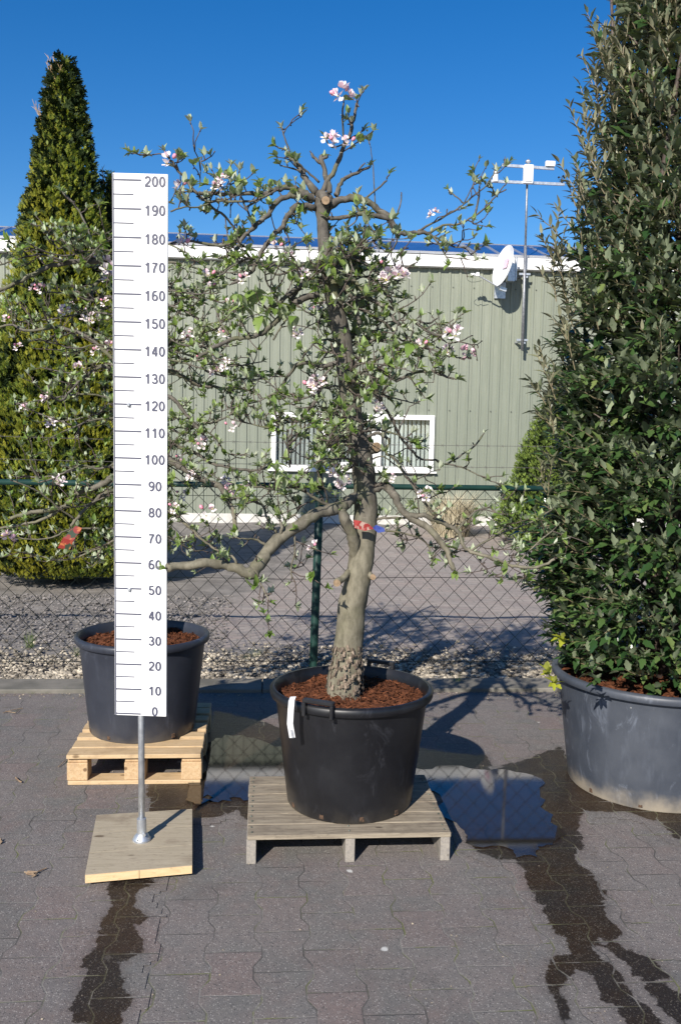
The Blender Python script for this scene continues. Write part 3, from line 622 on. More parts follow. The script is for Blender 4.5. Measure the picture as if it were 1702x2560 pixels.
M_['pot_main'] = potmat('black_pot_plastic', (.006, .0062, .008), (.010, .0105, .013), .36, .12, .1)
M_['pot_left'] = potmat('slate_pot_plastic', (.02, .023, .033), (.028, .032, .044), .38, .25, .12)
M_['pot_big'] = potmat('dusty_blue_grey_pot_plastic', (.038, .045, .06), (.06, .068, .085), .45, .95, .0)
pot('plant_pot', .37, 3.755, .117, .262, .339, .488, 'black plastic pot with two handles in the middle, on the weathered grey pallet', 1, M_['pot_main'], (radians(-117), radians(62)))
pot('plant_pot', -.605, 4.62, .146, .262, .332, .485, 'slate coloured plastic pot behind the measuring board on the fresh wooden pallet', 5, M_['pot_left'])
pot('large_plant_pot', 1.885, 4.2, .004, .395, .49, .545, 'wide dusty blue grey pot standing on wet pavers at the right, holding the tall evergreen', 9, M_['pot_big'], (), 1500, .028)
# white tag hung over the rim
mb = MB(); V = []; a0 = radians(-117)
tp = at(727, 1745, 3.42); pts = [at(733, 1742, 3.475), at(729, 1752, 3.44), at(727, 1775, 3.437), at(725, 1810, 3.44), at(731, 1845, 3.45)]
for p in pts: V += [tuple(p+Vector((-.0115, 0, 0))), tuple(p+Vector((.0115, .004, 0)))]
nv = len(V); V += [(x, y+.0015, z) for x, y, z in V]
f = [(2*i, 2*i+1, 2*i+3, 2*i+2) for i in range(4)]+[(nv+2*i+2, nv+2*i+3, nv+2*i+1, nv+2*i) for i in range(4)]; mb.add(V, f)
tg = mb.build('plant_tag', M_['white']); tag(tg, 'white paper strip tag hanging over the rim of the middle black pot', 'tag')
mb = MB(); p = pts[4]
for k in range(6): mb.box(pts[3].lerp(p, .45+.09*k)+Vector((.002, -.0025, 0)), (.010, .0008, .0012))
mb.build('print', M_['ink'], tg)

# ------------------------------------------------------------------ pallets
pal = thing('pallet', (.34, 3.72, 0), 'weathered grey wooden pallet on three runners under the middle pot', 'pallet', None)
y = 3.41; bw = [.1, .1, .098, .1, .102, .098]
for i, b in enumerate(bw):
    mb = MB(); ins = random.uniform(-.003, .003); mb.box((.341+ins, y+b/2, .1065+random.uniform(-.0015, .0015)), (.79, b-.003, .019), None, .002)
    for nx_ in (-.036, .345, .718):
        for ny_ in (.28, .72): mb.tube([(nx_+random.uniform(-.006, .006), y+b*ny_, .1155), (nx_, y+b*ny_, .1187)], .0042, 7, mi=1)
    mb.build('deck_board', [M_['wood_old'], M_['screw']], pal); y += b+.001
for x in (-.036, .345, .718):
    mb = MB(); mb.box((x, 3.715, .0475), (.037, .6, .096), None, .002); mb.build('runner', M_['wood_old_y'], pal)
pal = thing('pallet', (-.59, 4.63, 0), 'fresh yellow wooden pallet with gaps between its boards, under the slate pot behind the ruler', 'pallet', None)
for yy, wd in ((4.265, .095), (4.375, .098), (4.50, .075), (4.63, .098), (4.76, .075), (4.885, .098), (4.985, .08)):
    mb = MB(); mb.box((-.59+random.uniform(-.003, .003), yy, .136), (.615, wd, .019), Matrix.Rotation(random.uniform(-.004, .004), 3, 'Z'), .002); mb.build('deck_board', M_['wood_new'], pal)
for x in (-.852, -.59, -.328):
    mb = MB(); mb.box((x, 4.63, .1155), (.09, .79, .02), None, .002); mb.build('stringer', M_['wood_new_y'], pal)
    for yy in (4.275, 4.63, 4.985): mb = MB(); mb.box((x+(.0), yy, .0625), (.095, .1, .084), None, .003); mb.build('block', M_['wood_new_y'], pal)
for yy in (4.27, 4.63, 4.99):
    mb = MB(); mb.box((-.59, yy, .0105), (.61, .098, .019), None, .002); mb.build('bottom_board', M_['wood_new'], pal)

# ------------------------------------------------------------------ measuring board
ms = thing('measuring_stand', (-.465, 3.53, 0), 'tall white height scale marked 0 to 200 on a steel pole with square wooden foot', 'height scale')
O = Vector((-.5724, 3.5593, .5523)); Rv = Vector((.9953, -.0957, -.0107)).normalized(); Uv = Vector((.0106, -.0542, .9985)); Uv = (Uv-Rv*Uv.dot(Rv)).normalized(); Nv = Rv.cross(Uv)   # Nv faces away?
if Nv.y > 0: Nv = -Nv
RB = Matrix((Rv, -Nv, Uv)).transposed()
def bp(u, v, n=0): return O+Rv*u+Uv*v+Nv*n
mb = MB(); mb.box(bp(.1, 1.008, -.006), (.2, .012, 2.03), RB, .001); mb.build('scale_board', M_['white'], ms)
mb = MB(); mb.box(bp(.0035, 1.008, .0012), (.004, .0012, 2.026), RB)
for k in range(41):
    v = k*.05; big = k % 2 == 0
    if k == 0: mb.box(bp(.053, .001, .0012), (.096, .0012, .005), RB)
    else: mb.box(bp(.006+(.098 if big else .071)/2, v, .0012), ((.098 if big else .071), .0012, .0052 if big else .0036), RB)
mb.build('scale_marks', M_['ink'], ms)
def arc(cx, cy, rx, ry, a0, a1, n=12): return [(cx+rx*cos(radians(a0+(a1-a0)*i/n)), cy+ry*sin(radians(a0+(a1-a0)*i/n))) for i in range(n+1)]
DIG = {'0': [arc(.27, .5, .2, .43, 90, 450, 24)], '1': [[(.08, .72), (.2, .79), (.29, .9), (.33, .97)], [(.31, .97), (.31, 0)]],
 '2': [arc(.27, .69, .2, .24, 165, -35, 12)+[(.3, .36), (.12, .17), (.07, .065)], [(.04, .065), (.5, .065)]],
 '3': [arc(.25, .71, .18, .22, 160, -80, 12)+[(.2, .51)], [(.2, .51)]+arc(.26, .285, .21, .225, 85, -165, 14)],
 '4': [[(.37, .97), (.37, 0)], [(.34, .93), (.06, .31)], [(.02, .285), (.52, .285)]],
 '5': [[(.46, .91), (.14, .91), (.1, .5)], [(.1, .52)]+arc(.26, .32, .21, .26, 120, -160, 14)],
 '6': [arc(.27, .31, .2, .25, 0, 360, 20), arc(.3, .5, .23, .43, 60, 200, 14)],
 '7': [[(.04, .91), (.5, .91)], [(.46, .9), (.3, .6), (.2, .3), (.17, 0)]],
 '8': [arc(.27, .71, .17, .215, 0, 360, 20), arc(.27, .285, .205, .225, 0, 360, 20)],
 '9': [arc(.27, .68, .2, .25, 0, 360, 20), arc(.24, .49, .23, .43, -120, 20, 14)]}
def ribbon(mb, path, wd, f):
    n = len(path); L = []; Rr = []
    for i, p in enumerate(path):
        a = path[max(i-1, 0)]; b = path[min(i+1, n-1)]; closed = path[0] == path[-1] or (abs(path[0][0]-path[-1][0])+abs(path[0][1]-path[-1][1]) < 1e-6)
        if closed and i in (0, n-1): a, b = path[-2], path[1]
        dx, dy = b[0]-a[0], b[1]-a[1]; l = math.hypot(dx, dy); nx, ny = -dy/l*wd, dx/l*wd; L.append(f(p[0]+nx, p[1]+ny)); Rr.append(f(p[0]-nx, p[1]-ny))
    mb.add(L+Rr, [(i, i+n, i+n+1, i+1) for i in range(n-1)])
for k in range(21):
    tx = str(k*10); hh = .0368; mb = MB(); dw = .0262; x0 = (.154 if k >= 10 else .1555)-dw*len(tx)/2; y0 = k*.1-.004-hh/2+(.0165 if k == 0 else 0); zz = .0012
    for ch in tx:
        for st_ in DIG[ch]: zz += .00006; ribbon(mb, st_, .088, lambda a, b: tuple(bp(x0+.0022+a*.0415, y0+b*hh, zz)))
        x0 += dw
    mb.build('number', M_['ink'], ms)
for k in range(0):
    tx = str(k*10); cu = bpy.data.curves.new('number', 'FONT'); cu.body = tx; cu.size = .0475; cu.align_x = 'CENTER'; cu.align_y = 'CENTER'; cu.offset = .0011; cu.extrude = .0004; cu.space_character = 1.08
    cu.materials.append(M_['ink']); o = bpy.data.objects.new('number', cu); COL.objects.link(o); o.parent = ms
    xo = .154 if k >= 10 else (.1545 if k else .158)
    o.matrix_world = Matrix.Translation(bp(xo, k*.1-.004+(.016 if k == 0 else 0), .0014)) @ Matrix((Rv, Uv, Nv)).transposed().to_4x4()
    o.matrix_parent_inverse = Matrix.Translation(-ms.location)
for v in (.495, 1.197):
    mb = MB(); c = bp(.058, v, 0); mb.tube([c, c+Nv*.003, c+Nv*.006], [.008, .008, .004], 12); mb.box(c+Nv*.007, (.009, .006, .009), RB, .001); mb.build('screw', M_['galv'], ms)
ft = Vector((-.466, 3.535, .048)); mb = MB(); mb.tube([ft+Vector((0, 0, .004)), ft+Vector((-.006, .03, .46)), ft+Vector((-.008, .03, .6)), bp(.107, 1.3, -.03)], .0125, 16); mb.build('pole', M_['galv'], ms, True)
mb = MB(); mb.tube([ft, ft+Vector((0, 0, .006)), ft+Vector((0, 0, .007)), ft+Vector((0, 0, .02)), ft+Vector((0, 0, .03))], [.036, .036, .034, .028, .019], 24); mb.tube([ft+Vector((0, 0, .02)), ft+Vector((-.001, .001, .088)), ft+Vector((-.001, .001, .09))], [.019, .018, .015], 20)
mb.tube([ft+Vector((.01, -.02, .035)), ft+Vector((.014, -.034, .035))], .006, 8); mb.build('pole_socket', M_['galv'], ms, True, 35)
for a in (-1.9, -.4, 1.2, 2.8): mb = MB(); c = ft+Vector((.028*cos(a), .028*sin(a), .007)); mb.tube([c, c+Vector((0, 0, .008))], .006, 6); mb.build('bolt', M_['galvdark'], ms)
cs = [gr(242, 2037, .048), gr(481, 2022, .048), gr(481, 2163, .048), gr(213, 2187, .048)]
def lerp4(s, t): a = cs[3].lerp(cs[2], s); b = cs[0].lerp(cs[1], s); return a.lerp(b, t)
for (s0, s1, t0, t1) in ((0, 1, 0, .335), (0, 1, .335, .67), (0, 1, .67, 1)):
    q = [lerp4(s0, t0+.002), lerp4(s1, t0+.002), lerp4(s1, t1-.002), lerp4(s0, t1-.002)]; mb = MB(); mb.poly([(p.x, p.y) for p in q], .02, .048); mb.build('base_plank', M_['wood_base'], ms)
q = [lerp4(0, 0), lerp4(.5, 0), lerp4(1, 0)]
for a, b in ((q[0], q[1]), (q[1], q[2])):
    d = (b-a).normalized(); n_ = Vector((d.y, -d.x, 0)); a2, b2 = a+d*.001, b-d*.001; mb = MB(); mb.poly([(a2.x+n_.x*.004, a2.y+n_.y*.004), (b2.x+n_.x*.004, b2.y+n_.y*.004), (b2.x, b2.y), (a2.x, a2.y)], .018, .0475); mb.build('edge_strip', M_['wood_edge'], ms)
for s_ in (.2, .8):
    p, q2 = lerp4(s_, .1), lerp4(s_, .9); mb = MB(); mb.box(((p.x+q2.x)/2, (p.y+q2.y)/2, .0095), (.05, (q2-p).length, .019)); mb.build('foot_batten', M_['wood_old_y'], ms)

# ------------------------------------------------------------------ apple trees
AL, AF = leaf_tpl(.27, 4, .45, .22); AL2, AF2 = leaf_tpl(.3, 5, .3, .45)
SL, SF = leaf_tpl(.2, 3, .6, .1)
def make_blossoms():
    out = []
    for sd in range(5):
        r = random.Random(sd+3); mb = MB(); pv, pf = leaf_tpl(.47, 4, .3, -.4, point=.7)
        nf = (3, 4, 5, 4, 3)[sd]
        for k in range(nf):
            a = 2*pi*k/nf+r.random(); rad = .016 if nf > 1 else 0; ax = Vector((cos(a)*.8, sin(a)*.8, r.uniform(.2, 1.1))).normalized(); c = Vector((cos(a)*rad, sin(a)*rad, r.uniform(0, .018)))
            S = .0195*r.uniform(.85, 1.1); op = r.uniform(.15, .7)
            q = ax.to_track_quat('Z', 'Y').to_matrix()
            if r.random() < .2:      # closed bud
                mb.tube([c, c+ax*.007, c+ax*.014, c+ax*.018], [.002, .0065, .006, .001], 7, mi=1); continue
            for j in range(5):
                b = 2*pi*j/5+r.uniform(-.1, .1); d = q @ Vector((cos(b)*cos(op), sin(b)*cos(op), sin(op)))
                R = rotdir(d); nz = R @ Vector((0, 0, 1))
                if nz.dot(ax) < 0: R = R @ Matrix.Rotation(pi, 3, 'Y')
                scatter(mb, pv, pf, [tuple(c+d*.002)], [np.array(R)], [S], 0)
            for j in range(5):
                b = r.uniform(0, 6.28); d = q @ Vector((cos(b)*.35, sin(b)*.35, 1)); mb.tube([c, c+d*.009], .0007, 3, mi=2)
        o = mb.build('blossom', [M_['petal'], M_['bud'], M_['stamen']], None, True); out.append(o.data); bpy.data.objects.remove(o)
    return out
BLOSSOM = make_blossoms()

def smoothpath(P, sub=4):
    Q = []; n = len(P)
    for i in range(n-1):
        p0, p1, p2, p3 = P[max(i-1, 0)], P[i], P[i+1], P[min(i+2, n-1)]
        for k in range(sub):
            t = k/sub; Q.append(.5*((2*p1)+(p2-p0)*t+(2*p0-5*p1+4*p2-p3)*t*t+(3*p1-p0-3*p2+p3)*t**3))
    Q.append(P[-1]); return Q
class AppleTree:
    def __init__(s, Y, loc, label, seed, px_m):
        s.Y = Y; s.r = random.Random(seed); s.wood = MB(); s.tw = MB(); s.nodes = []; s.leaf = {k: ([], [], []) for k in 'abc'}; s.o = thing('apple_tree', loc, label, 'tree', None); s.bl = []; s.pxm = px_m
    def near(s, px, py):
        best = None; bd = 1e9
        for (x, y, Y) in s.nodes:
            d = (x-px)**2+(y-py)**2
            if d < bd: bd = d; best = Y
        return best if bd < 60**2 else s.Y
    def br(s, pts, r0, r1, dens=1.0, dz=None, up=.5, y0=None, bloom=.06, leafy=1.0, nn=8):
        r = s.r; ys = y0 if y0 is not None else s.near(*pts[0]); L = sum(math.hypot(pts[i+1][0]-pts[i][0], pts[i+1][1]-pts[i][1]) for i in range(len(pts)-1))/s.pxm
        ye = ys+(dz if dz is not None else r.uniform(-.55, .5)*L); n = len(pts); P = []
        for i, (x, y) in enumerate(pts):
            t = i/(n-1); Yi = ys+(ye-ys)*t+(r.uniform(-.012, .012) if 0 < i < n-1 else 0); P.append(at(x, y, Yi)); s.nodes.append((x, y, Yi))
        Q = smoothpath(P, 4); m = len(Q)
        for i in range(1, m-1): 
            j = min(.004, r0*.35); Q[i] = Q[i]+Vector((r.uniform(-j, j), r.uniform(-j, j), r.uniform(-j, j)))
        for i in range(0, len(pts)-1):      # more nodes for attachment
            x, y = (pts[i][0]+pts[i+1][0])/2, (pts[i][1]+pts[i+1][1])/2; s.nodes.append((x, y, ys+(ye-ys)*(i+.5)/(n-1)))
        rad = [r0+(r1-r0)*(i/(m-1))**.8 for i in range(m)]
        rad = [q*(.84 if r0 < .009 else 1.06)*(1+r.uniform(-.1, .16)) for q in rad]
        s.wood.tube(Q, rad, nn if r0 > .008 else 6, True, nz=.12 if r0 > .012 else 0)
        s.clothe(Q, rad, dens, up, bloom, leafy)
        return Q
    def clothe(s, Q, rad, dens, up, bloom, leafy, lvl=0):
        r = s.r; acc = 0
        for i in range(1, len(Q)):
            seg = (Q[i]-Q[i-1]).length; acc += seg*dens*(30 if lvl == 0 else 20)
            while acc > 1:
                acc -= 1; p = Q[i-1].lerp(Q[i], r.random()); t = (Q[i]-Q[i-1]).normalized()
                d = Vector((r.gauss(0, 1), r.gauss(0, 1), r.gauss(0, 1)))
                d = (d-t*d.dot(t)).normalized()+t*r.uniform(.1, .8)+Vector((0, 0, up*r.uniform(.2, 1.4))); d.normalize()
                if i < 3 and rad[0] > .02: continue
                if r.random() < .42 or lvl >= 1: s.spur(p, d, r.uniform(.008, .035), bloom, leafy)
                else: s.twig(p, d, r.uniform(.05, .17) if lvl == 0 else r.uniform(.03, .08), bloom, leafy, lvl+1, dens)
        s.spur(Q[-1], (Q[-1]-Q[-2]).normalized(), .012, bloom, leafy, True)
    def twig(s, p, d, L, bloom, leafy, lvl, dens=1.0):
        r = s.r; n = 4; pts = [p]
        for i in range(n):
            d = (d+Vector((r.gauss(0, .28), r.gauss(0, .28), r.gauss(.03, .28)))).normalized(); pts.append(pts[-1]+d*(L/n))
        s.tw.tube(pts, [.0028, .0025, .0023, .002, .0016], 5)
        for q in pts[1:-1]:
            if r.random() < .5: s.spur(q, Vector((r.gauss(0, 1), r.gauss(0, 1), r.gauss(.3, 1))).normalized(), r.uniform(.005, .02), bloom, leafy)
        s.spur(pts[-1], d, .008, bloom, leafy, True)
        if lvl < 2 and L > .1 and r.random() < .5: s.twig(pts[2], (d+Vector((r.gauss(0, .7), r.gauss(0, .7), r.gauss(0, .7)))).normalized(), L*.6, bloom, leafy, lvl+1)
    def spur(s, p, d, L, bloom, leafy, tip=False):
        r = s.r; q = p+d*L; s.tw.tube([p, p.lerp(q, .5)+Vector((r.uniform(-.003, .003), 0, r.uniform(-.003, .003))), q], [.0026, .0026, .003], 5)
        if r.random() > leafy*(1.0 if tip else .68): return
        ax = (d*.6+Vector((r.gauss(0, .25), r.gauss(0, .25), .55))).normalized()
        s.rosette(q, ax, r.choice((4, 5, 6, 7)), r.choice('aaabb'), r.uniform(.75, 1.15))
        if r.random() < bloom: s.bl.append((q+ax*.018, ax))
    def rosette(s, q, ax, n, kind, size=1.0, droop=0.0):
        r = s.r; a = ax.orthogonal().normalized(); b = ax.cross(a); ph = r.random()*6.28
        for k in range(n):
            an = ph+k*2.4; ti = r.uniform(.15, .95)+droop; d = ax*cos(ti)+(a*cos(an)+b*sin(an))*sin(ti)
            if droop: d = (d+Vector((0, 0, -.8))).normalized()
            R = rotdir(d, r.uniform(-.4, .4)); 
            if (R @ Vector((0, 0, 1))).dot(ax) < 0: R = R @ Matrix.Rotation(pi, 3, 'Y')
            T = s.leaf[kind]; T[0].append(tuple(q)); T[1].append(np.array(R)); T[2].append(size*r.uniform(.022, .046)*(1.0 if kind != 'b' else .85)*(2.0 if kind == 'c' else 1))
    def finish(s, nbl, spots=()):
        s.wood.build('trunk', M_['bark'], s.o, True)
        s.tw.build('twigs', M_['twig'], s.o, True)
        mb = MB(); scatter(mb, AL, AF, *s.leaf['a'], mi=0); scatter(mb, SL, SF, *s.leaf['b'], mi=1); scatter(mb, AL2, AF2, *s.leaf['c'], mi=0)
        mb.build('crown', [M_['apple'], M_['applesilver']], s.o, True)
        s.r.shuffle(s.bl); ex = [(at(x, y, s.near(x, y)-.03), Vector((s.r.gauss(-.2, .3), s.r.gauss(-.5, .3), .8)).normalized(), k) for x, y, k in spots]
        for p, ax, kk in ex+[(p, ax, 1.0) for p, ax in s.bl[:nbl]]:
            o = bpy.data.objects.new('blossom', s.r.choice(BLOSSOM)); COL.objects.link(o); o.parent = s.o; o.matrix_parent_inverse = Matrix.Translation(-s.o.location)
            o.location = p; o.rotation_euler = ax.to_track_quat('Z', 'Y').to_euler(); k = kk*s.r.uniform(.85, 1.1); o.scale = (k, k, k)

K = 2.6133
def c2(l): return [(400+x/K, 200+y/K) for x, y in l]
def c3(l): return [(800+x/K, 300+y/K) for x, y in l]
def c5(l): return [(400+x/K, 900+y/K) for x, y in l]
def c6(l): return [(850+x/K, 900+y/K) for x, y in l]
def c1(l): return [(x/K, 100+y/K) for x, y in l]
def c8(l): return [(x/2.948, 900+y/2.948) for x, y in l]

T = AppleTree(3.745, (.35, 3.745, .58), 'old apple tree with thick leaning trunk, pink blossom and young leaves in the middle pot', 7, 613)
# trunk
trk = [(858, 1745, 44), (858, 1700, 42), (868, 1655, 37), (872, 1590, 36), (879, 1520, 36), (889, 1475, 34), (899, 1420, 32), (910, 1350, 30), (915, 1280, 29), (912, 1220, 28), (907, 1170, 28), (900, 1125, 28), (888, 1085, 23), (882, 1040, 23), (873, 985, 25), (864, 915, 24), (856, 860, 24), (845, 800, 22), (834, 745, 20), (822, 690, 18), (811, 620, 16), (808, 580, 14), (806, 545, 15), (808, 515, 22), (812, 498, 24), (815, 485, 15)]
P = [at(x, y, T.Y+.012*sin(i*.9)) for i, (x, y, w_) in enumerate(trk)]; Q = smoothpath(P, 4); m = len(Q)
rad = []
for i in range(m): j = i/4; a = int(min(j, len(trk)-2)); rad.append((trk[a][2]+(trk[a+1][2]-trk[a][2])*(j-a))/613)
T.wood.tube(Q, rad, 24, True, nz=.1)
for i, (x, y, w_) in enumerate(trk): T.nodes.append((x, y, T.Y))
fl = MB(); tv = np.array([(-.5, -1, 0), (.5, -.8, .15), (.4, 1, .1), (-.45, .8, -.05), (0, 0, .35)]); tf = [(0, 1, 4), (1, 2, 4), (2, 3, 4), (3, 0, 4)]; L_, R_, S_ = [], [], []
for k in range(480):
    a = random.uniform(0, 6.283); t = 1.45*random.random()**1.3; c = at(858+8*t, 1745-92*t, T.Y); rr = (44-6*t)/613*(1.05 if t < 1 else 1.0); d = Vector((cos(a), sin(a), 0)); nrm = (d+Vector((0, 0, .2))).normalized()
    up_ = Vector((random.gauss(0, .3), random.gauss(0, .3), 1)); x_ = up_.cross(nrm).normalized(); R = Matrix((x_, nrm.cross(x_), nrm)).transposed()
    L_.append(tuple(c+d*rr*random.uniform(.9, 1.1))); R_.append(np.array(R)); S_.append(random.choice((.004, .006, .009, .013)))
scatter(fl, tv, tf, L_, R_, S_); fl.build('root_flare', M_['bark_flake'], T.o)
mm = .0016
# top shoots
T.br(c2([(1060, 740), (1110, 640), (1160, 540), (1200, 440), (1240, 340), (1270, 230), (1285, 150)]), .011, .005, .35, dz=.03, leafy=.9)
T.br(c2([(1200, 400), (1190, 250), (1200, 150)]), .0045, .004, .1, bloom=1)
T.br(c2([(1240, 385), (1320, 335)]), .004, .003, .5, leafy=.1); T.br(c2([(1200, 420), (1130, 440), (1095, 410)]), .004, .003, .3, bloom=.9)
T.br(c2([(1105, 740), (1090, 640), (1060, 540), (1055, 500)]), .011, .008, .1); T.br(c2([(1060, 545), (1020, 520), (990, 480)]), .008, .007, 0, leafy=0); T.br(c2([(1058, 515), (1092, 500)]), .008, .007, 0, leafy=.3)
T.br(c2([(1150, 750), (1180, 670), (1230, 630), (1300, 600), (1365, 570)]), .010, .005, .25, leafy=.4); T.br(c2([(1290, 600), (1325, 555)]), .005, .004, 0, leafy=0)
T.br(c2([(1020, 740), (960, 660), (920, 590), (870, 520), (830, 490)]), .014, .007, .25); T.br(c2([(890, 530), (830, 460), (770, 440)]), .006, .003, .5); T.br(c2([(850, 470), (820, 390), (800, 330)]), .004, .003, .4); T.br(c2([(920, 600), (870, 580), (800, 560)]), .005, .003, .5)
T.br(c2([(1040, 670), (960, 600), (890, 530)]), .006, .004, .2)
# left upper limbs
T.br(c2([(1000, 790), (930, 730), (860, 705), (780, 710), (700, 740), (600, 745), (450, 745), (300, 740), (230, 730), (180, 670), (120, 590), (80, 540), (40, 480)]), .012, .004, .8, dz=-.08, bloom=.12)
T.br(c2([(230, 730), (330, 820), (420, 890), (500, 980), (530, 1020), (500, 1120), (400, 1160)]), .006, .005, .9, dz=.05, bloom=.12)
T.br(c2([(240, 760), (300, 790), (420, 790), (540, 795), (640, 780), (760, 720)]), .004, .005, .6)
T.br(c2([(1005, 770), (930, 750), (850, 755), (780, 780), (720, 860), (650, 930), (590, 980), (530, 1050), (490, 1130)]), .014, .006, .7, dz=-.15, bloom=.1)
T.br(c2([(610, 960), (560, 830), (530, 760)]), .006, .004, .9); T.br(c2([(560, 830), (640, 790), (700, 740)]), .005, .004, .8)
T.br(c2([(70, 860), (160, 830), (250, 830), (340, 800)]), .004, .003, 1.0, y0=3.6)
T.br(c2([(70, 1070), (180, 1050), (300, 1070), (420, 1080), (520, 1020)]), .005, .007, 1.2, y0=3.62, dz=.05, bloom=.15)
T.br(c2([(260, 700), (265, 600), (270, 520)]), .003, .002, 1.0, leafy=.5); T.br(c2([(460, 900), (462, 780), (460, 660)]), .003, .002, .8)
T.br(c2([(1010, 835), (900, 820), (850, 870), (800, 950), (740, 1020), (680, 1100), (640, 1170), (600, 1250), (540, 1290), (470, 1330)]), .013, .005, .85, dz=-.12, bloom=.12)
T.br(c2([(640, 1150), (540, 1180), (470, 1220), (400, 1270), (340, 1300)]), .006, .003, 1.1, bloom=.15); T.br(c2([(800, 960), (840, 1040), (850, 1130)]), .005, .003, 1)
T.br(c2([(1110, 1190), (1000, 1190), (900, 1220), (850, 1250), (760, 1270), (680, 1180)]), .007, .004, 1.2, bloom=.12)
T.br(c2([(1040, 1310), (960, 1320), (890, 1360), (820, 1420), (770, 1460), (700, 1500)]), .014, .006, .6, dz=-.12); T.br(c2([(1030, 1410), (950, 1420), (870, 1470), (800, 1540), (740, 1590), (680, 1640), (600, 1680), (500, 1690), (400, 1720), (320, 1770), (250, 1820)]), .014, .006, .75, dz=-.15, bloom=.08)
T.br(c2([(960, 1320), (880, 1390), (860, 1450)]), .011, .01, .1); T.br(c2([(450, 1660), (390, 1570), (370, 1510)]), .006, .004, 1.2); T.br(c2([(740, 1700), (800, 1600), (830, 1560)]), .005, .004, .5)
T.br(c2([(780, 1480), (740, 1390), (700, 1320), (690, 1250), (780, 1180)]), .005, .004, 1.2)
# right upper limb
T.br(c3([(60, 560), (120, 530), (200, 510), (280, 520), (360, 570), (460, 650), (500, 720), (530, 745), (620, 735), (710, 740)]), .017, .007, .12, dz=.05)
T.br(c3([(710, 740), (760, 790), (800, 850), (840, 930)]), .006, .003, 1.4); T.br(c3([(740, 760), (800, 790), (880, 830), (940, 830)]), .005, .003, 1.3)
T.br(c3([(710, 740), (800, 690), (900, 680), (1000, 630), (1100, 550), (1200, 430)]), .006, .003, .4); T.br(c3([(1010, 625), (1035, 520), (1040, 440)]), .005, .004, .5)
T.br(c3([(640, 725), (760, 660), (880, 590), (940, 545), (1040, 470), (1110, 390), (1140, 330)]), .006, .003, .4); T.br(c3([(940, 545), (880, 495), (850, 470)]), .004, .003, .5); T.br(c3([(940, 545), (990, 440), (1010, 420)]), .003, .002, .3)
T.br(c3([(460, 655), (330, 620), (250, 610), (150, 640), (60, 640)]), .010, .008, .4); T.br(c3([(440, 660), (490, 740), (500, 800), (450, 870), (410, 930)]), .005, .003, .5)
T.br(c3([(490, 640), (520, 570), (530, 490)]), .005, .003, .3, leafy=.2); T.br(c3([(360, 560), (345, 300), (325, 160)]), .0035, .0015, .1, leafy=.1); T.br(c3([(300, 510), (420, 410), (440, 370)]), .005, .004, .2)
T.br(c3([(180, 700), (240, 650), (240, 560)]), .004, .003, .8)
# mid right
T.br(c2([(1120, 1090), (1140, 1200), (1200, 1330), (1260, 1420), (1290, 1530), (1300, 1600)]), .016, .008, .6, dz=-.06)
T.br(c2([(1170, 1390), (1230, 1410), (1320, 1415), (1420, 1460), (1500, 1530), (1560, 1600)]), .010, .005, .9, dz=-.1, bloom=.1)
T.br(c3([(90, 950), (180, 1000), (280, 1130), (370, 1190), (470, 1230), (560, 1270), (640, 1340), (720, 1390), (830, 1400), (870, 1330)]), .009, .004, .9, dz=-.1, bloom=.1)
T.br(c3([(160, 1220), (270, 1240), (360, 1290), (450, 1350), (530, 1440), (640, 1440), (760, 1480), (890, 1550), (950, 1555)]), .008, .003, .9, dz=.1, bloom=.1)
T.br(c3([(230, 1480), (360, 1440), (460, 1440), (560, 1470), (680, 1490), (790, 1520), (830, 1540)]), .007, .003, .9, dz=-.15, bloom=.1)
T.br(c3([(230, 1540), (330, 1590), (420, 1640), (500, 1700), (600, 1660), (690, 1640), (780, 1660), (870, 1690)]), .010, .004, .7, dz=-.1)
T.br(c3([(640, 1310), (700, 1330), (750, 1305)]), .005, .004, .3, leafy=.2); T.br(c3([(830, 1460), (900, 1450), (980, 1415)]), .004, .003, .6, leafy=.3)
T.br(c3([(60, 900), (200, 900), (330, 960), (430, 1040), (540, 980), (620, 935)]), .007, .003, 1.0, dz=-.12, bloom=.15)
T.br(c3([(430, 1100), (480, 1200), (520, 1290), (480, 1400)]), .005, .003, 1, bloom=.1); T.br(c3([(60, 760), (170, 800), (260, 830), (340, 790)]), .007, .003, 1.5, dz=-.2); T.br(c3([(100, 840), (220, 900), (330, 880)]), .006, .003, 1.5, dz=.2)
# lower left clutter
T.br(c5([(1160, 20), (1060, 40), (960, 20), (900, 30), (830, 110), (770, 210)]), .010, .005, 0.90); T.br(c5([(1130, 40), (1050, 120), (980, 190), (860, 280)]), .006, .003, 0.58)
T.br(c5([(1080, 100), (1040, 210), (980, 310), (900, 390)]), .010, .006, 0.58); T.br(c5([(900, 390), (800, 420), (700, 440), (600, 420), (480, 390)]), .005, .003, 2.02, bloom=.1); T.br(c5([(1040, 210), (900, 260), (760, 220), (640, 270), (520, 300), (420, 330)]), .005, .003, 2.02, bloom=.1)
T.br(c5([(1190, 250), (1130, 370), (1090, 470), (1060, 560), (1040, 660)]), .007, .005, 1.06); T.br(c5([(1200, 380), (1140, 450), (1100, 530), (1140, 545)]), .005, .004, .4)
T.br(c5([(1270, 570), (1200, 545), (1130, 540)]), .010, .007, 0.58); T.br(c5([(850, 700), (840, 620), (835, 540), (860, 470)]), .005, .003, 2.18, y0=3.6)
T.br(c5([(1180, 980), (1060, 930), (960, 870), (880, 820), (760, 850), (640, 830), (520, 850)]), .008, .004, 2.02, dz=-.1, bloom=.05); T.br(c5([(1030, 880), (1030, 780), (1040, 680), (1050, 600)]), .006, .004, .8)
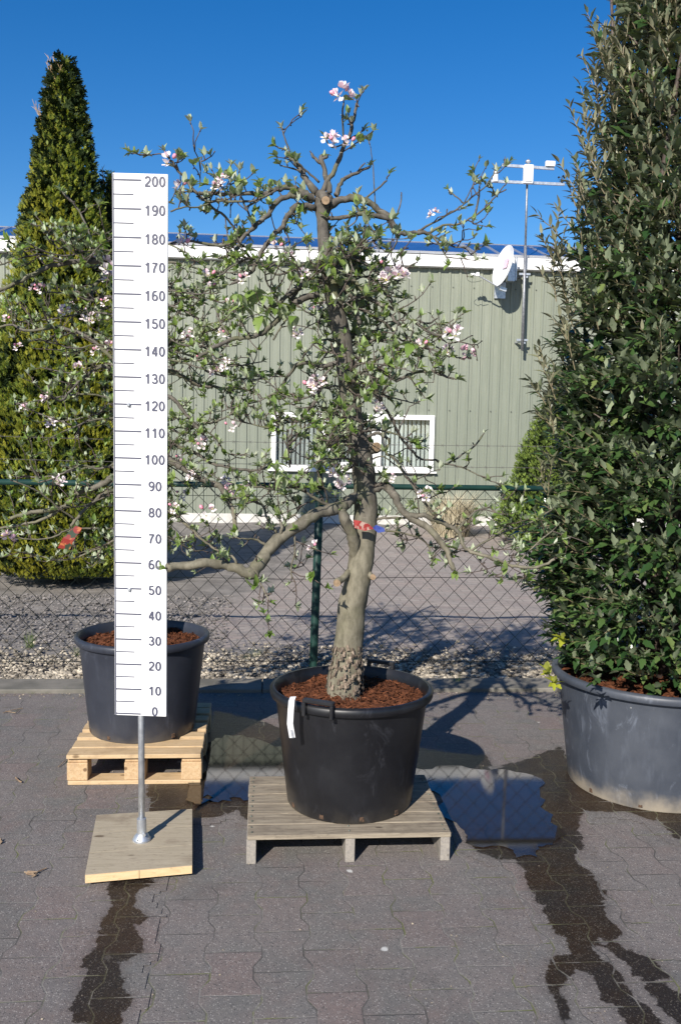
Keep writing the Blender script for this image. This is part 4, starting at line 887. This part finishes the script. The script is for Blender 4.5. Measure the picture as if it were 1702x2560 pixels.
T.br(c5([(760, 1130), (700, 1040), (680, 960), (600, 920), (480, 900)]), .008, .004, 2.18); T.br(c5([(800, 1130), (820, 1050), (900, 990), (860, 900)]), .006, .004, 2.02); T.br(c5([(690, 1210), (620, 1170), (560, 1170), (490, 1160)]), .007, .003, 1)
# the two big lower limbs
T.br(c5([(1320, 890), (1260, 900), (1200, 950)]), .022, .02, .1, dz=-.06, nn=16)
T.br(c5([(1285, 1500), (1275, 1400), (1275, 1290), (1270, 1200), (1245, 1120), (1212, 1040), (1185, 970)]), .026, .018, .05, y0=3.745, dz=-.085, nn=16, leafy=0)
T.br(c5([(1215, 955), (1100, 980), (1000, 1020), (900, 1080), (800, 1150), (700, 1260), (640, 1340), (600, 1400)]), .021, .023, .14, dz=-.2, nn=16)
T.br(c5([(600, 1400), (540, 1380), (430, 1340), (300, 1330), (150, 1345), (50, 1360)]), .019, .014, .3, dz=-.06, nn=14)
T.br(c5([(500, 1340), (490, 1300), (465, 1280)]), .007, .006, 0, leafy=0); T.br(c5([(590, 1400), (640, 1440), (690, 1520), (710, 1570)]), .006, .003, 1.5, up=-.2); T.br(c5([(880, 1150), (880, 1250), (860, 1350), (860, 1430)]), .005, .003, 1.6, up=-.2)
T.br(c5([(1320, 1355), (1240, 1380), (1190, 1430), (1150, 1455)]), .010, .014, 0, dz=-.1, leafy=0); T.br(c5([(780, 1150), (800, 1100), (790, 1060)]), .008, .007, 0, leafy=0)
T.br(c2([(1040, 745), (1068, 765), (1082, 785)]), .019, .018, 0, dz=-.04, leafy=0, nn=12)
T.br(c6([(150, 620), (190, 590), (245, 570)]), .023, .020, 0, dz=-.02, leafy=0, nn=14); T.br(c6([(150, 1380), (190, 1400), (215, 1418)]), .012, .011, 0, dz=-.06, leafy=0)
T.br(c6([(190, 860), (240, 830), (300, 825), (350, 880), (385, 950), (430, 1010), (520, 1060), (610, 1130), (680, 1220), (715, 1300), (740, 1370)]), .019, .009, .15, dz=-.1, nn=14)
T.br(c6([(430, 1010), (500, 1015), (560, 1020), (640, 1050), (720, 1090), (765, 1110), (800, 1200), (850, 1250), (950, 1280), (1050, 1320), (1150, 1350), (1300, 1350), (1400, 1300)]), .011, .005, .5, dz=-.05, bloom=.03)
T.br(c6([(765, 1110), (830, 1040), (900, 980), (1000, 950), (1060, 890)]), .006, .004, .6); T.br(c6([(850, 1250), (940, 1190), (1080, 1120), (1200, 1080), (1380, 980)]), .006, .004, .7); T.br(c6([(1000, 1165), (1100, 1060), (1170, 950), (1200, 870)]), .004, .003, .5)
T.br(c6([(1050, 1320), (1055, 1370), (1060, 1420)]), .004, .003, 1.5); T.br(c6([(1150, 1350), (1220, 1260), (1330, 1160), (1400, 1100)]), .005, .003, .9)
T.br(c6([(240, 1040), (340, 1030), (430, 1030)]), .007, .006, .8); T.br(c6([(200, 1110), (330, 1120), (450, 1140), (560, 1190), (600, 1290)]), .006, .004, 1.0)
T.br(c6([(100, 90), (180, 110), (220, 180), (260, 260)]), .011, .012, .15); T.br(c6([(260, 270), (330, 370), (390, 500), (470, 590), (530, 650), (620, 655), (690, 680), (780, 630), (860, 580), (930, 490)]), .008, .004, .3)
T.br(c6([(690, 680), (790, 700), (880, 740), (960, 780), (1050, 810)]), .005, .003, .4); T.br(c6([(130, 300), (180, 250), (240, 230)]), .005, .004, .3)
T.br(c6([(160, 520), (230, 480), (320, 520), (300, 600), (370, 660), (430, 760), (500, 850), (560, 950), (620, 1020)]), .008, .006, .8, dz=-.05, bloom=.05); T.br(c6([(200, 650), (280, 630), (350, 680)]), .004, .003, .3)
T.br(c6([(60, 660), (100, 700), (110, 800), (110, 900)]), .006, .005, .5)
# pendulous mature leaves and depth branches
for (x, y) in ((590, 735), (615, 745), (640, 730), (665, 740), (680, 770), (610, 770), (650, 790), (700, 760), (735, 790), (1010, 870), (1030, 860), (1020, 895), (690, 1160), (710, 1190), (620, 1240), (610, 1215), (820, 660), (840, 640)):
    T.rosette(at(x, y, T.Y-.12+T.r.uniform(-.05, .05)), Vector((T.r.gauss(0, .4), T.r.gauss(0, .4), .6)).normalized(), 4, 'c', .85, .5)
for k in range(24):
    i = T.r.randrange(10, 20); x, y, w_ = trk[i]; sd_ = T.r.choice((-1, 1)); Lp = T.r.uniform(60, 170); bend = T.r.uniform(-60, 40)
    T.br([(x, y), (x+sd_*Lp*.35, y+bend*.6-10), (x+sd_*Lp*.7, y+bend), (x+sd_*Lp, y+bend+T.r.uniform(-10, 50))], .007, .003, .75, dz=T.r.choice((-.35, .35, .5)), bloom=.06)
for k in range(15):
    y = T.r.uniform(620, 1040); x = float(np.interp(y, [485, 620, 745, 860, 985, 1200], [813, 811, 834, 856, 873, 907])); sd_ = T.r.choice((-1, 1, 1)); Lp = T.r.uniform(50, 130); bend = T.r.uniform(-50, 40)
    T.br([(x, y), (x+sd_*Lp*.4, y+bend*.6-12), (x+sd_*Lp, y+bend)], .006, .003, 1.0, dz=T.r.choice((-.3, -.2, .2, .35)), bloom=.04)
T.finish(6, [(855, 240, 1.4), (822, 355, 1.2), (868, 360, 1.2), (423, 405, 1.3), (448, 470, 1.3), (560, 455, 1), (545, 470, .9), (520, 690, 1), (950, 665, 1), (980, 700, 1.5), (1000, 690, 1.2), (690, 620, 1), (720, 640, 1), (790, 770, 1.1), (742, 835, 1), (795, 962, 1.5), (775, 972, 1.1), (857, 1205, 1.5), (838, 1180, 1.2), (972, 1195, 1), (1060, 1238, 1), (945, 1020, 1), (1130, 840, 1.2), (1120, 880, .9), (940, 735, 1), (610, 700, 1), (455, 615, 1.2), (760, 688, .9), (1085, 540, .9), (1050, 865, 1)])
# cut faces and fruiting spots
for (x, y, r_, Yo) in ((842, 1457, .0145, -.105), (932, 1442, .0115, -.068), (940, 1117, .019, -.045), (814, 501, .016, -.05)):
    mb = MB(); c = at(x, y, T.Y+Yo); mb.tube([c, c+Vector((.0 if x != 940 else .003, -.006, -.001))], r_, 12); mb.build('cut_end', M_['cut'], T.o)

# ---- second apple tree in the slate pot
S = AppleTree(4.6, (-.6, 4.6, .6), 'apple tree with pink blossom behind the white height scale in the slate pot', 21, 500)
tr2 = [(345, 1590, 30), (350, 1480, 27), (352, 1350, 25), (348, 1200, 23), (350, 1050, 20), (345, 900, 16), (348, 780, 13), (345, 680, 10), (352, 600, 6)]
P = [at(x, y, S.Y) for x, y, w_ in tr2]; S.wood.tube(smoothpath(P, 3), [q/500 for q in np.interp(np.linspace(0, 8, 25), range(9), [a[2] for a in tr2])], 14, True, nz=.1)
for x, y, w_ in tr2: S.nodes.append((x, y, S.Y))
def L2(pts, r0, r1, d=1.0, **k): return S.br(pts, r0, r1, d, **k)
L2([(350, 800)]+c1([(760, 1420), (700, 1440), (560, 1440), (450, 1450), (300, 1490), (150, 1570), (0, 1640), (-60, 1660)]), .016, .008, .35, dz=-.1, bloom=.1)
L2(c1([(500, 1445), (420, 1440), (290, 1405), (200, 1410), (60, 1450), (-50, 1490)]), .006, .004, .8, bloom=.1)
L2(c1([(650, 1450), (590, 1280), (520, 1120), (430, 1010)]), .008, .004, .8); L2(c1([(700, 1390), (640, 1340), (520, 1340), (440, 1330), (380, 1360), (300, 1240)]), .006, .004, 1.4, bloom=.12)
L2([(345, 900)]+c1([(760, 1700), (610, 1700), (620, 1600), (700, 1550)]), .011, .008, .8, bloom=.2); L2(c1([(610, 1710), (500, 1670), (380, 1650), (250, 1640), (130, 1600)]), .006, .003, 1.0, bloom=.2)
L2([(348, 960)]+c1([(600, 1960), (480, 1900), (340, 1880), (200, 1900), (60, 1860), (-40, 1900)]), .010, .005, 1.0, bloom=.15)
L2([(348, 1050)]+c8([(850, 120), (750, 50), (600, 140), (520, 230), (450, 300), (350, 250)]), .009, .004, 1.0, bloom=.15)
L2([(348, 1130)]+c8([(850, 330), (700, 420), (560, 480), (420, 440), (250, 380), (120, 300)]), .008, .004, .9, bloom=.15)
L2([(348, 1180)]+c8([(850, 860), (780, 900), (680, 950), (600, 960), (530, 1020), (480, 1080), (350, 1110), (200, 1130), (80, 1170)]), .019, .008, .3, dz=-.15)
L2([(348, 1150)]+c8([(850, 760), (740, 800), (600, 780), (500, 820), (400, 870), (300, 900)]), .008, .005, .4, dz=-.1); L2(c8([(290, 880), (230, 760), (240, 650), (230, 590)]), .006, .004, .6)
L2([(348, 1210)]+c8([(850, 960), (760, 990), (650, 1080), (560, 1180), (530, 1230)]), .010, .007, .3, dz=-.2); L2(c8([(450, 1100), (330, 1170), (180, 1210), (0, 1240)]), .009, .005, .6)
L2(c8([(550, 1170), (440, 1090), (300, 980), (100, 890)]), .006, .004, .5); L2(c8([(720, 1240), (600, 1245), (480, 1260), (380, 1310), (180, 1320), (60, 1280)]), .006, .004, .8, y0=4.35, bloom=.1)
L2([(348, 1290)]+c8([(830, 1330), (760, 1380), (720, 1440)]), .008, .005, 1.2, up=-.3)
L2([(350, 1100)]+c5([(60, 650), (150, 700), (250, 760), (330, 800), (400, 830), (430, 900), (470, 960), (490, 1050), (495, 1110)]), .019, .009, .45, dz=-.1)
L2([(350, 1090)]+c5([(60, 530), (130, 570), (250, 620), (350, 680), (450, 700), (600, 720), (700, 700)]), .010, .005, .8, dz=-.05, bloom=.12)
L2([(348, 930)]+c5([(60, 70), (150, 110), (250, 160), (350, 175), (470, 180), (560, 120)]), .012, .005, .9, bloom=.15); L2([(348, 970)]+c5([(70, 240), (150, 330), (230, 420), (280, 480), (300, 560)]), .010, .005, 1.2, bloom=.12)
L2([(348, 1030)]+c5([(60, 440), (150, 480), (260, 420), (380, 400), (500, 330), (560, 290)]), .008, .004, 1.2, bloom=.12); L2(c5([(230, 420), (350, 500), (430, 600), (520, 640)]), .006, .003, 1.2, bloom=.1)
L2([(345, 860)]+c2([(70, 1720), (180, 1680), (300, 1640), (420, 1620), (520, 1600)]), .009, .004, 1.2, bloom=.2); L2([(345, 800)]+c2([(70, 1560), (150, 1500), (240, 1560), (330, 1600)]), .008, .004, 1.3, bloom=.2)
L2([(345, 720)]+c2([(70, 1330), (110, 1420), (90, 1500), (180, 1540)]), .007, .003, 1.0, bloom=.1); L2([(345, 700)]+c2([(180, 1370), (300, 1360), (400, 1360)]), .005, .003, .9)
L2([(350, 1240)]+c5([(80, 1000), (180, 1080), (260, 1160), (340, 1220), (420, 1260)]), .009, .004, 1.2)
for k in range(30):
    i = S.r.randrange(2, 8); x, y, w_ = tr2[i]; y += S.r.uniform(-60, 60); sd_ = S.r.choice((-1, 1)); Lp = S.r.uniform(120, 330); bend = S.r.uniform(-80, 60)
    L2([(x, y), (x+sd_*Lp*.35, y+bend*.7-20), (x+sd_*Lp*.7, y+bend), (x+sd_*Lp, y+bend+S.r.uniform(-30, 50))], .008, .003, .85, dz=S.r.choice((-.35, -.2, .25, .4)), bloom=.1)
S.finish(8, [(270, 670, 1.6), (275, 697, 1.3), (165, 780, 1.2), (205, 790, 1.3), (237, 800, 1.1), (105, 725, 1), (15, 800, 1.1), (262, 757, 1), (180, 765, .9), (120, 1000, 1), (200, 920, 1.1), (20, 1350, 1.2), (150, 1205, 1.1), (540, 895, 1), (540, 937, 1.1), (500, 1110, 1.2), (518, 1283, 1.5), (455, 1240, 1.2), (436, 1270, 1), (575, 1068, 1.1), (565, 1205, 1), (560, 838, 1.1), (505, 755, 1), (470, 840, 1.1), (500, 900, 1), (45, 870, 1), (130, 1060, 1), (232, 650, 1), (240, 880, 1), (60, 1020, .9), (85, 720, 1), (480, 1190, 1)])

# picture labels hanging in the branches
def applecard(name):
    g = G(name); v = g.n('ShaderNodeTexCoord').outputs['Object']; vo = g.n('ShaderNodeTexVoronoi'); g.l(v, vo.inputs['Vector']); vo.inputs['Scale'].default_value = 32
    c = g.mix(g.ramp(vo.outputs['Distance'], .62, .5), (.02, .035, .015), (.2, .016, .01)); c = g.mix(g.math('MULTIPLY', g.ramp(g.noise(v, 50, 2), .5, .7), .6), c, (.55, .2, .06)); return g.done(g.pbsdf(c, .35))
M_['card'] = applecard('apple_picture_print')
def card(px, Y, mat, label, thick=.0015):
    mb = MB(); p = [at(x, y, Y+dy) for x, y, dy in px]; n = len(p); mb.add([tuple(q) for q in p]+[tuple(q+Vector((0, thick, 0))) for q in p], [tuple(range(n)), tuple(range(n, 2*n))[::-1]]+[(i, (i+1) % n, (i+1) % n+n, i+n) for i in range(n)])
    o = mb.build('picture_label', mat); return tag(o, label, 'label')
card([(145, 1370, 0), (158, 1345, 0), (188, 1314, .01), (206, 1320, .01), (202, 1330, .01), (184, 1352, 0), (176, 1374, 0)], 4.22, M_['card'], 'card printed with red apples hanging in the branches left of the height scale')
M_['cardr'] = plain('red_print', (.32, .04, .035), (.5, .34, .28), 40, .4, lo=.45, hi=.55); M_['cardb'] = plain('blue_print', (.015, .03, .2), (.05, .08, .28), 60, .4)
c0 = card([(884, 1300, 0), (900, 1302, 0), (922, 1310, .01), (934, 1322, .02), (912, 1327, .01), (886, 1320, 0)], 3.62, M_['cardr'], 'curled red and blue picture label tied around the main apple trunk')
mb = MB(); p = [at(x, y, 3.64) for x, y in ((931, 1320), (940, 1312), (960, 1320), (962, 1329), (945, 1332))]; n = 5; mb.add([tuple(q) for q in p]+[tuple(q+Vector((0, .0015, 0))) for q in p], [tuple(range(5)), tuple(range(5, 10))[::-1]]+[(i, (i+1) % 5, (i+1) % 5+5, i+5) for i in range(5)]); mb.build('blue_end', M_['cardb'], c0)

# ------------------------------------------------------------------ evergreen in the big pot
EL, EF = leaf_tpl(.21, 6, .35, .12, .22); EL2, EF2 = leaf_tpl(.15, 4, .5, .15)
ev = thing('evergreen_oak', (1.9, 4.2, .5), 'tall dense evergreen with glossy dark leathery leaves in the wide pot at the right', 'tree')
EX, EY = 1.93, 4.22
def eR(z, a):
    base = np.interp(z, [.5, .6, .8, 1.1, 1.6, 2.1, 2.5, 3.0, 3.5, 3.9, 4.15], [.48, .57, .61, .61, .61, .60, .57, .50, .46, .38, .1])
    return base*(1+.17*noise.noise(Vector((cos(a)*1.6, sin(a)*1.6, z*2.1)))+.17*noise.noise(Vector((cos(a)*4, sin(a)*4, z*5+7))))
lf = {k: ([], [], []) for k in 'gny'}; st = MB()
def evshoot(p, d, L, kind, nl, sz):
    r = random; n = 4; pts = [p]; dd = d.copy()
    for i in range(n): dd = (dd+Vector((r.gauss(0, .12), r.gauss(0, .12), r.gauss(.06, .12)))).normalized(); pts.append(pts[-1]+dd*(L/n))
    st.tube(pts, [.0028, .0026, .0022, .0018, .001], 4, False)
    a = dd.orthogonal().normalized(); b = dd.cross(a); ph = r.random()*6.28
    for k in range(nl):
        t = (k+.6)/nl; j = min(int(t*n), n-1); q = pts[j].lerp(pts[j+1], t*n-j); an = ph+k*2.4
        ti = r.uniform(.5, 1.15)*(1-.35*t); v = dd*cos(ti)+(a*cos(an)+b*sin(an))*sin(ti); v = (v+Vector((0, 0, r.uniform(-.25, .1)))).normalized()
        R = rotdir(v, r.uniform(-.5, .5))
        if (R @ Vector((0, 0, 1))).z < -.2: R = R @ Matrix.Rotation(pi, 3, 'Y')
        T_ = lf[kind]; T_[0].append(tuple(q)); T_[1].append(np.array(R)); T_[2].append(sz*r.uniform(.75, 1.2))
for k in range(7200):
    z = .55+3.55*random.random()**.95; a = random.uniform(0, 2*pi)
    if -sin(a) < -.35 and random.random() < .45: continue
    rr = eR(z, a); dep = abs(random.gauss(0, .1)); top = min(1, max(0, (z-2.0)/1.0))
    o2 = Vector((cos(a), sin(a), 0)); p = Vector((EX, EY, z))+o2*max(.03, rr-.13-dep)
    if noise.noise(Vector((cos(a)*4.5, sin(a)*4.5, z*6+3))) < -.09 and dep < .12: continue
    left = o2.x < -.2 and z > 2.0
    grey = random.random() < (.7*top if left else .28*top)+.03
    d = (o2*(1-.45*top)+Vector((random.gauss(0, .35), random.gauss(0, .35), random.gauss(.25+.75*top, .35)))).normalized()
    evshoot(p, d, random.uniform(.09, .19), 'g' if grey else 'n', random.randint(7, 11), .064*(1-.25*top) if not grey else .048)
# protruding shoots on the left outline
for (px, py, L) in ((1385, 510, .3), (1440, 370, .28), (1470, 260, .25), (1500, 80, .3), (1535, 40, .3), (1350, 860, .24), (1395, 780, .25), (1365, 610, .25), (1480, 150, .3), (1425, 440, .3), (1350, 960, .22), (1405, 690, .25), (1460, 330, .25), (1345, 1150, .18), (1385, 560, .28), (1520, 120, .3)):
    tip = at(px, py, EY-random.uniform(0, .25)); base = tip+Vector((random.uniform(.04, .12), .03, -L)); evshoot(base, (tip-base).normalized(), L, 'g', 16, .055)
    for j in range(3): q = base.lerp(tip, random.uniform(.1, .6)); evshoot(q, Vector((random.gauss(-.3, .4), random.gauss(0, .4), 1)).normalized(), L*.45, 'g', 8, .05)
for k in range(70):
    z = random.uniform(.8, 3.9); a = pi+random.uniform(-.9, 1.5); rr = eR(z, a)
    p = Vector((EX+cos(a)*rr*.85, EY+sin(a)*rr*.85, z)); L = random.uniform(.14, .3); top = z > 1.9
    evshoot(p, Vector((cos(a)*(.45 if top else .8)+random.gauss(0, .15), sin(a)*.5, 1.0 if top else .4)).normalized(), L, 'g' if top and random.random() < .6 else 'n', int(L*60), .05 if top else .062)
for (px, py) in ((1360, 1690), (1375, 1712), (1395, 1600), (1470, 1680), (1480, 1705), (1490, 1660)):
    q = at(px+15, py, 3.72 if px > 1450 else 3.95); evshoot(q, Vector((-.5, -.6, .25)).normalized(), .06, 'y' if px < 1450 else 'n', 7, .055)
for k in range(6500):
    z = .55+3.5*random.random(); a = random.uniform(0, 2*pi); rr = eR(z, a)*random.uniform(.35, .82)
    lf['n'][0].append((EX+cos(a)*rr, EY+sin(a)*rr, z)); lf['n'][1].append(np.array(rotdir(Vector((random.gauss(cos(a), .5), random.gauss(sin(a), .5), random.gauss(.2, .5))), random.uniform(-1, 1)))); lf['n'][2].append(random.uniform(.06, .1))
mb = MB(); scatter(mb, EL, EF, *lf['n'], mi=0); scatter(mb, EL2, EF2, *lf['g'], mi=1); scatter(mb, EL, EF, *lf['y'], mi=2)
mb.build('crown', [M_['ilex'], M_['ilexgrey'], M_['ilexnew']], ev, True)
mb = MB()
for k in range(5):
    a = k*1.3; mb.tube([Vector((EX+.03*cos(a), EY+.03*sin(a), .5))]+[Vector((EX+cos(a+.3*t)*.07*t, EY+sin(a+.3*t)*.07*t, .5+.55*t)) for t in range(1, 7)], [.03, .026, .022, .018, .014, .01, .005], 8)
for k in range(120):
    z = random.uniform(.8, 3.8); a = random.uniform(0, 6.28); rr = eR(z, a)*.8; mb.tube([(EX, EY, z-.25), (EX+cos(a)*rr*.5, EY+sin(a)*rr*.5, z-.1), (EX+cos(a)*rr, EY+sin(a)*rr, z+.02)], [.01, .007, .003], 5)
mb.build('trunk', M_['twig'], ev, True); st.build('stems', plain('green_brown_stem', (.16, .13, .08), (.2, .17, .1), 30, .6), ev)

# ------------------------------------------------------------------ conifers
def spray_tpl(seed):
    r = random.Random(seed); V = []; F_ = []
    def feather(o, d, L, w):
        a = Vector((-d.y, d.x, 0)); n = len(V); z = r.uniform(-.06, .06)
        for q in (o-a*w*.4, o+a*w*.4, o+d*L*.55+a*w, o+d*L, o+d*L*.55-a*w): V.append((q.x, q.y, z*q.y)) 
        F_.append((n, n+1, n+2, n+3, n+4))
    feather(Vector((0, 0, 0)), Vector((0, 1, 0)), 1, .1)
    for k in range(5):
        t = .12+.15*k; s_ = 1 if k % 2 else -1; an = r.uniform(.45, .8); feather(Vector((0, t, 0)), Vector((s_*sin(an), cos(an), 0)), (.62-.35*t)*r.uniform(.8, 1.1), .085)
    return np.array(V), F_
SP = [spray_tpl(i) for i in range(5)]
def conifer(name, label, cx, cy, H, prof, n, size, mat, dark, seed, tips=0):
    r = random.Random(seed); o = thing(name, (cx, cy, 0), label, 'tree'); mb = MB(); A = [([], [], []) for _ in SP]; D = ([], [], [])
    zs = [p[0] for p in prof]; rs_ = [p[1] for p in prof]
    def RR(z, a): return np.interp(z, zs, rs_)*(1+.12*noise.noise(Vector((cos(a)*2.2+seed, sin(a)*2.2, z*1.6)))+.1*noise.noise(Vector((cos(a)*5+seed, sin(a)*5, z*4))))
    areas = np.cumsum([np.interp(z, zs, rs_)+.05 for z in np.linspace(.1, H, 200)]); areas = areas/areas[-1]
    for k in range(n):
        z = float(np.interp(r.random(), areas, np.linspace(.1, H, 200))); a = r.uniform(0, 2*pi)
        if sin(a) > .45 and r.random() < .7: continue
        R0 = RR(z, a); dep = abs(r.gauss(0, .035)); lump = noise.noise(Vector((cos(a)*6+seed, sin(a)*6, z*6))); dep += max(0, -lump-.05)*.4
        o2 = Vector((cos(a), sin(a), 0)); p = Vector((cx, cy, z))+o2*max(.01, R0-dep)
        d = (o2*r.uniform(.25, .9)+Vector((r.gauss(0, .22), r.gauss(0, .22), r.uniform(.5, 1.1)))).normalized()
        j = r.randrange(len(SP)); R = np.array(rotdir(d, r.gauss(0, .6))); s_ = size*r.uniform(.6, 1.3)
        A[j][0].append(tuple(p)); A[j][1].append(R); A[j][2].append(s_)
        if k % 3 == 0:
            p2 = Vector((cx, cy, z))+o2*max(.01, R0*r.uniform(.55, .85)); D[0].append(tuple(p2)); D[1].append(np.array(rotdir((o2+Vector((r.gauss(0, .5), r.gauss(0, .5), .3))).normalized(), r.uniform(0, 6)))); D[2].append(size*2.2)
    for k in range(0):
        z = H*r.uniform(.8, 1.02); a = r.uniform(0, 6.28); p = Vector((cx+cos(a)*RR(min(z, H-.05), a)*.8-(.12 if k % 2 else 0), cy+sin(a)*.1, z-.1)); d = Vector((r.gauss(0, .18), r.gauss(0, .1), 1)).normalized(); A[0][0].append(tuple(p)); A[0][1].append(np.array(rotdir(d, r.random()*6))); A[0][2].append(size*r.uniform(1.5, 2.6))
    if tips:
        tt = MB()
        for k in range(tips):
            z = H*r.uniform(.84, .97); p = Vector((cx-r.uniform(.02, .9)*float(np.interp(z, zs, rs_)), cy-.05, z)); d = Vector((r.gauss(-.12, .16), r.gauss(0, .1), 1)).normalized(); L = r.uniform(.15, .34)
            q = p+d*L; tt.tube([p, p.lerp(q, .5)+Vector((.01, 0, 0)), q], [.006, .004, .002], 4)
            for j in range(5):
                u = p.lerp(q, .3+.15*j); e = (d+Vector((r.gauss(0, .6), 0, 0))).normalized(); tt.tube([u, u+e*.06], [.003, .0015], 3)
        tt.build('bare_tips', plain('brown_tips', (.3, .2, .1), (.42, .3, .16), 20, .8), o)
    for j, (v, f) in enumerate(SP): scatter(mb, v, f, *A[j], mi=0)
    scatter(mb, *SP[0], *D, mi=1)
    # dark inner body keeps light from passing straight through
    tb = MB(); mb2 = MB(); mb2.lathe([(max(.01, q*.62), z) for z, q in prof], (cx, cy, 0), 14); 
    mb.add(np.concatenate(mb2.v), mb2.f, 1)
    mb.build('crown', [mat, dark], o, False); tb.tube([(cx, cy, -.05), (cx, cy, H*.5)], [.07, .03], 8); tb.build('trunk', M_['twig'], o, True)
    return o
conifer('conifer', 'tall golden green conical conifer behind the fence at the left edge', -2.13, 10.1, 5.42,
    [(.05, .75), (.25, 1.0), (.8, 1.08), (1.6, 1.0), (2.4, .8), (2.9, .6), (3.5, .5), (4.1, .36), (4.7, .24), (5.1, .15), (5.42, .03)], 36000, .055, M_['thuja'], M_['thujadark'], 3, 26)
conifer('conifer', 'narrower conifer whose tip shows between the tall conifer and the height scale', -1.77, 10.75, 4.46,
    [(.05, .45), (.3, .55), (1.2, .58), (2.4, .48), (3.4, .28), (4.0, .15), (4.42, .03)], 11000, .052, M_['thuja'], M_['thujadark'], 8, 8)
conifer('conifer', 'bright green cone shaped conifer against the warehouse wall at the right', 4.45, 13.6, 2.62,
    [(.02, .85), (.2, .98), (.8, .85), (1.5, .58), (2.1, .28), (2.62, .03)], 14000, .052, M_['yew'], M_['thujadark'], 12, 0)

# dry grass clump at the foot of the wall
def grass(name, c, n, h, spread, mat, label, cat='grass', group=None):
    mb = MB(); r = random
    for k in range(n):
        a = r.uniform(0, 6.28); rr = spread*.35*math.sqrt(r.random()); b = Vector((c[0]+rr*cos(a), c[1]+rr*sin(a), c[2])); ln = h*r.uniform(.6, 1.1); out = Vector((cos(a), sin(a), 0))*r.uniform(.1, 1)*spread
        p1 = b+out*.35+Vector((0, 0, ln*.65)); p2 = b+out*.9+Vector((0, 0, ln*r.uniform(.6, 1))); s_ = Vector((-sin(a), cos(a), 0))*h*.006
        mb.add([tuple(b-s_), tuple(b+s_), tuple(p1+s_*.8), tuple(p1-s_*.8), tuple(p2)], [(0, 1, 2, 3), (3, 2, 4)])
    o = mb.build(name, mat); return tag(o, label, cat, group)
M_['straw'] = plain('straw', (.42, .36, .24), (.52, .47, .34), 6, .8, isl=.25); M_['weed'] = leafmat('weed_blade', [(0, (.08, .14, .02)), (1, (.2, .28, .05))], (.12, .18, .05))
grass('grass_clump', (3.0, 14.6, -.03), 900, .8, .8, M_['straw'], 'clump of dry straw coloured ornamental grass beside the small bright conifer', 'grass clump')
for i, (px, py, h, s_, lb) in enumerate(((80, 1735, .03, .07, 'low green weed tuft at the kerb, the leftmost one'), (120, 1733, .02, .05, 'tiny weed tuft at the kerb between two larger tufts'), (165, 1730, .04, .06, 'upright weed tuft at the kerb left of the slate pot'), (75, 1620, .16, .1, 'thin tall weed in the gravel left of the slate pot'), (195, 1640, .08, .1, 'small weed in the gravel beside the slate pot'), (1142, 1712, .09, .08, 'weed tuft at the kerb right of the middle pot'), (640, 1640, .07, .12, 'flat weed in the gravel between the two apple trees'), (620, 1650, .05, .1, 'small flat weed in the gravel near the slate pot'))):
    g_ = gr(px, py, 0 if py > 1700 else -.02); grass('weed', tuple(g_), 45, h, s_, M_['weed'], lb, 'weed', 'weeds along the kerb and gravel')
# twigs and litter on the pavers
M_['straw2'] = plain('dry_twig', (.16, .1, .06), (.3, .22, .14), 30, .8)
def litter(pts, r, label, name='twig', cat='twig'):
    mb = MB()
    for pl in pts: mb.tube([gr(x, y, .006+.004*(i % 2)) for i, (x, y) in enumerate(pl)], r, 5)
    tag(mb.build(name, M_['straw2']), label, cat, 'litter on the pavers')
litter([[(62, 2180), (85, 2183), (117, 2170)], [(66, 2184), (90, 2188), (80, 2192)], [(70, 2178), (95, 2180), (85, 2190)]], .0025, 'small bundle of dry twigs on the pavers left of the wooden foot')
litter([[(40, 1944), (50, 1953), (55, 1955)]], .004, 'pale wood splinter on the pavers left of the fresh pallet'); litter([[(147, 1917), (160, 1905), (168, 1897)]], .002, 'thin dark twig on the pavers beside the fresh pallet')
litter([[(0, 2105), (3, 2098)], [(0, 2108), (5, 2103)]], .005, 'reddish bark crumb at the left edge of the picture', 'bark_crumb', 'bark')
litter([[(8, 1782), (30, 1775), (58, 1770)], [(15, 1778), (40, 1782), (50, 1774)]], .002, 'thin reddish stems lying on the pavers near the kerb')
mb = MB(); tv = np.array([(-1, -1, 0), (1, -.8, .2), (.8, 1, 0), (-.9, .8, .1), (0, 0, .7)]); L_, R_, S_ = [], [], []
for k in range(700):
    x = random.uniform(-2.5, 3); y = 5.70-abs(random.gauss(0, .06)); L_.append((x, y, .002)); R_.append(rrot()); S_.append(random.uniform(.002, .006))
for k in range(260): L_.append((random.uniform(-1.6, 2.6), random.uniform(2.2, 5.6), .002)); R_.append(rrot()); S_.append(random.uniform(.0015, .0035))
scatter(mb, tv, tf, L_, R_, S_); tag(mb.build('crumbs', plain('grit', (.2, .16, .12), (.32, .27, .2), 9, .9, isl=.5)), 'loose grit and bark crumbs swept against the kerb', 'grit', kind='stuff')
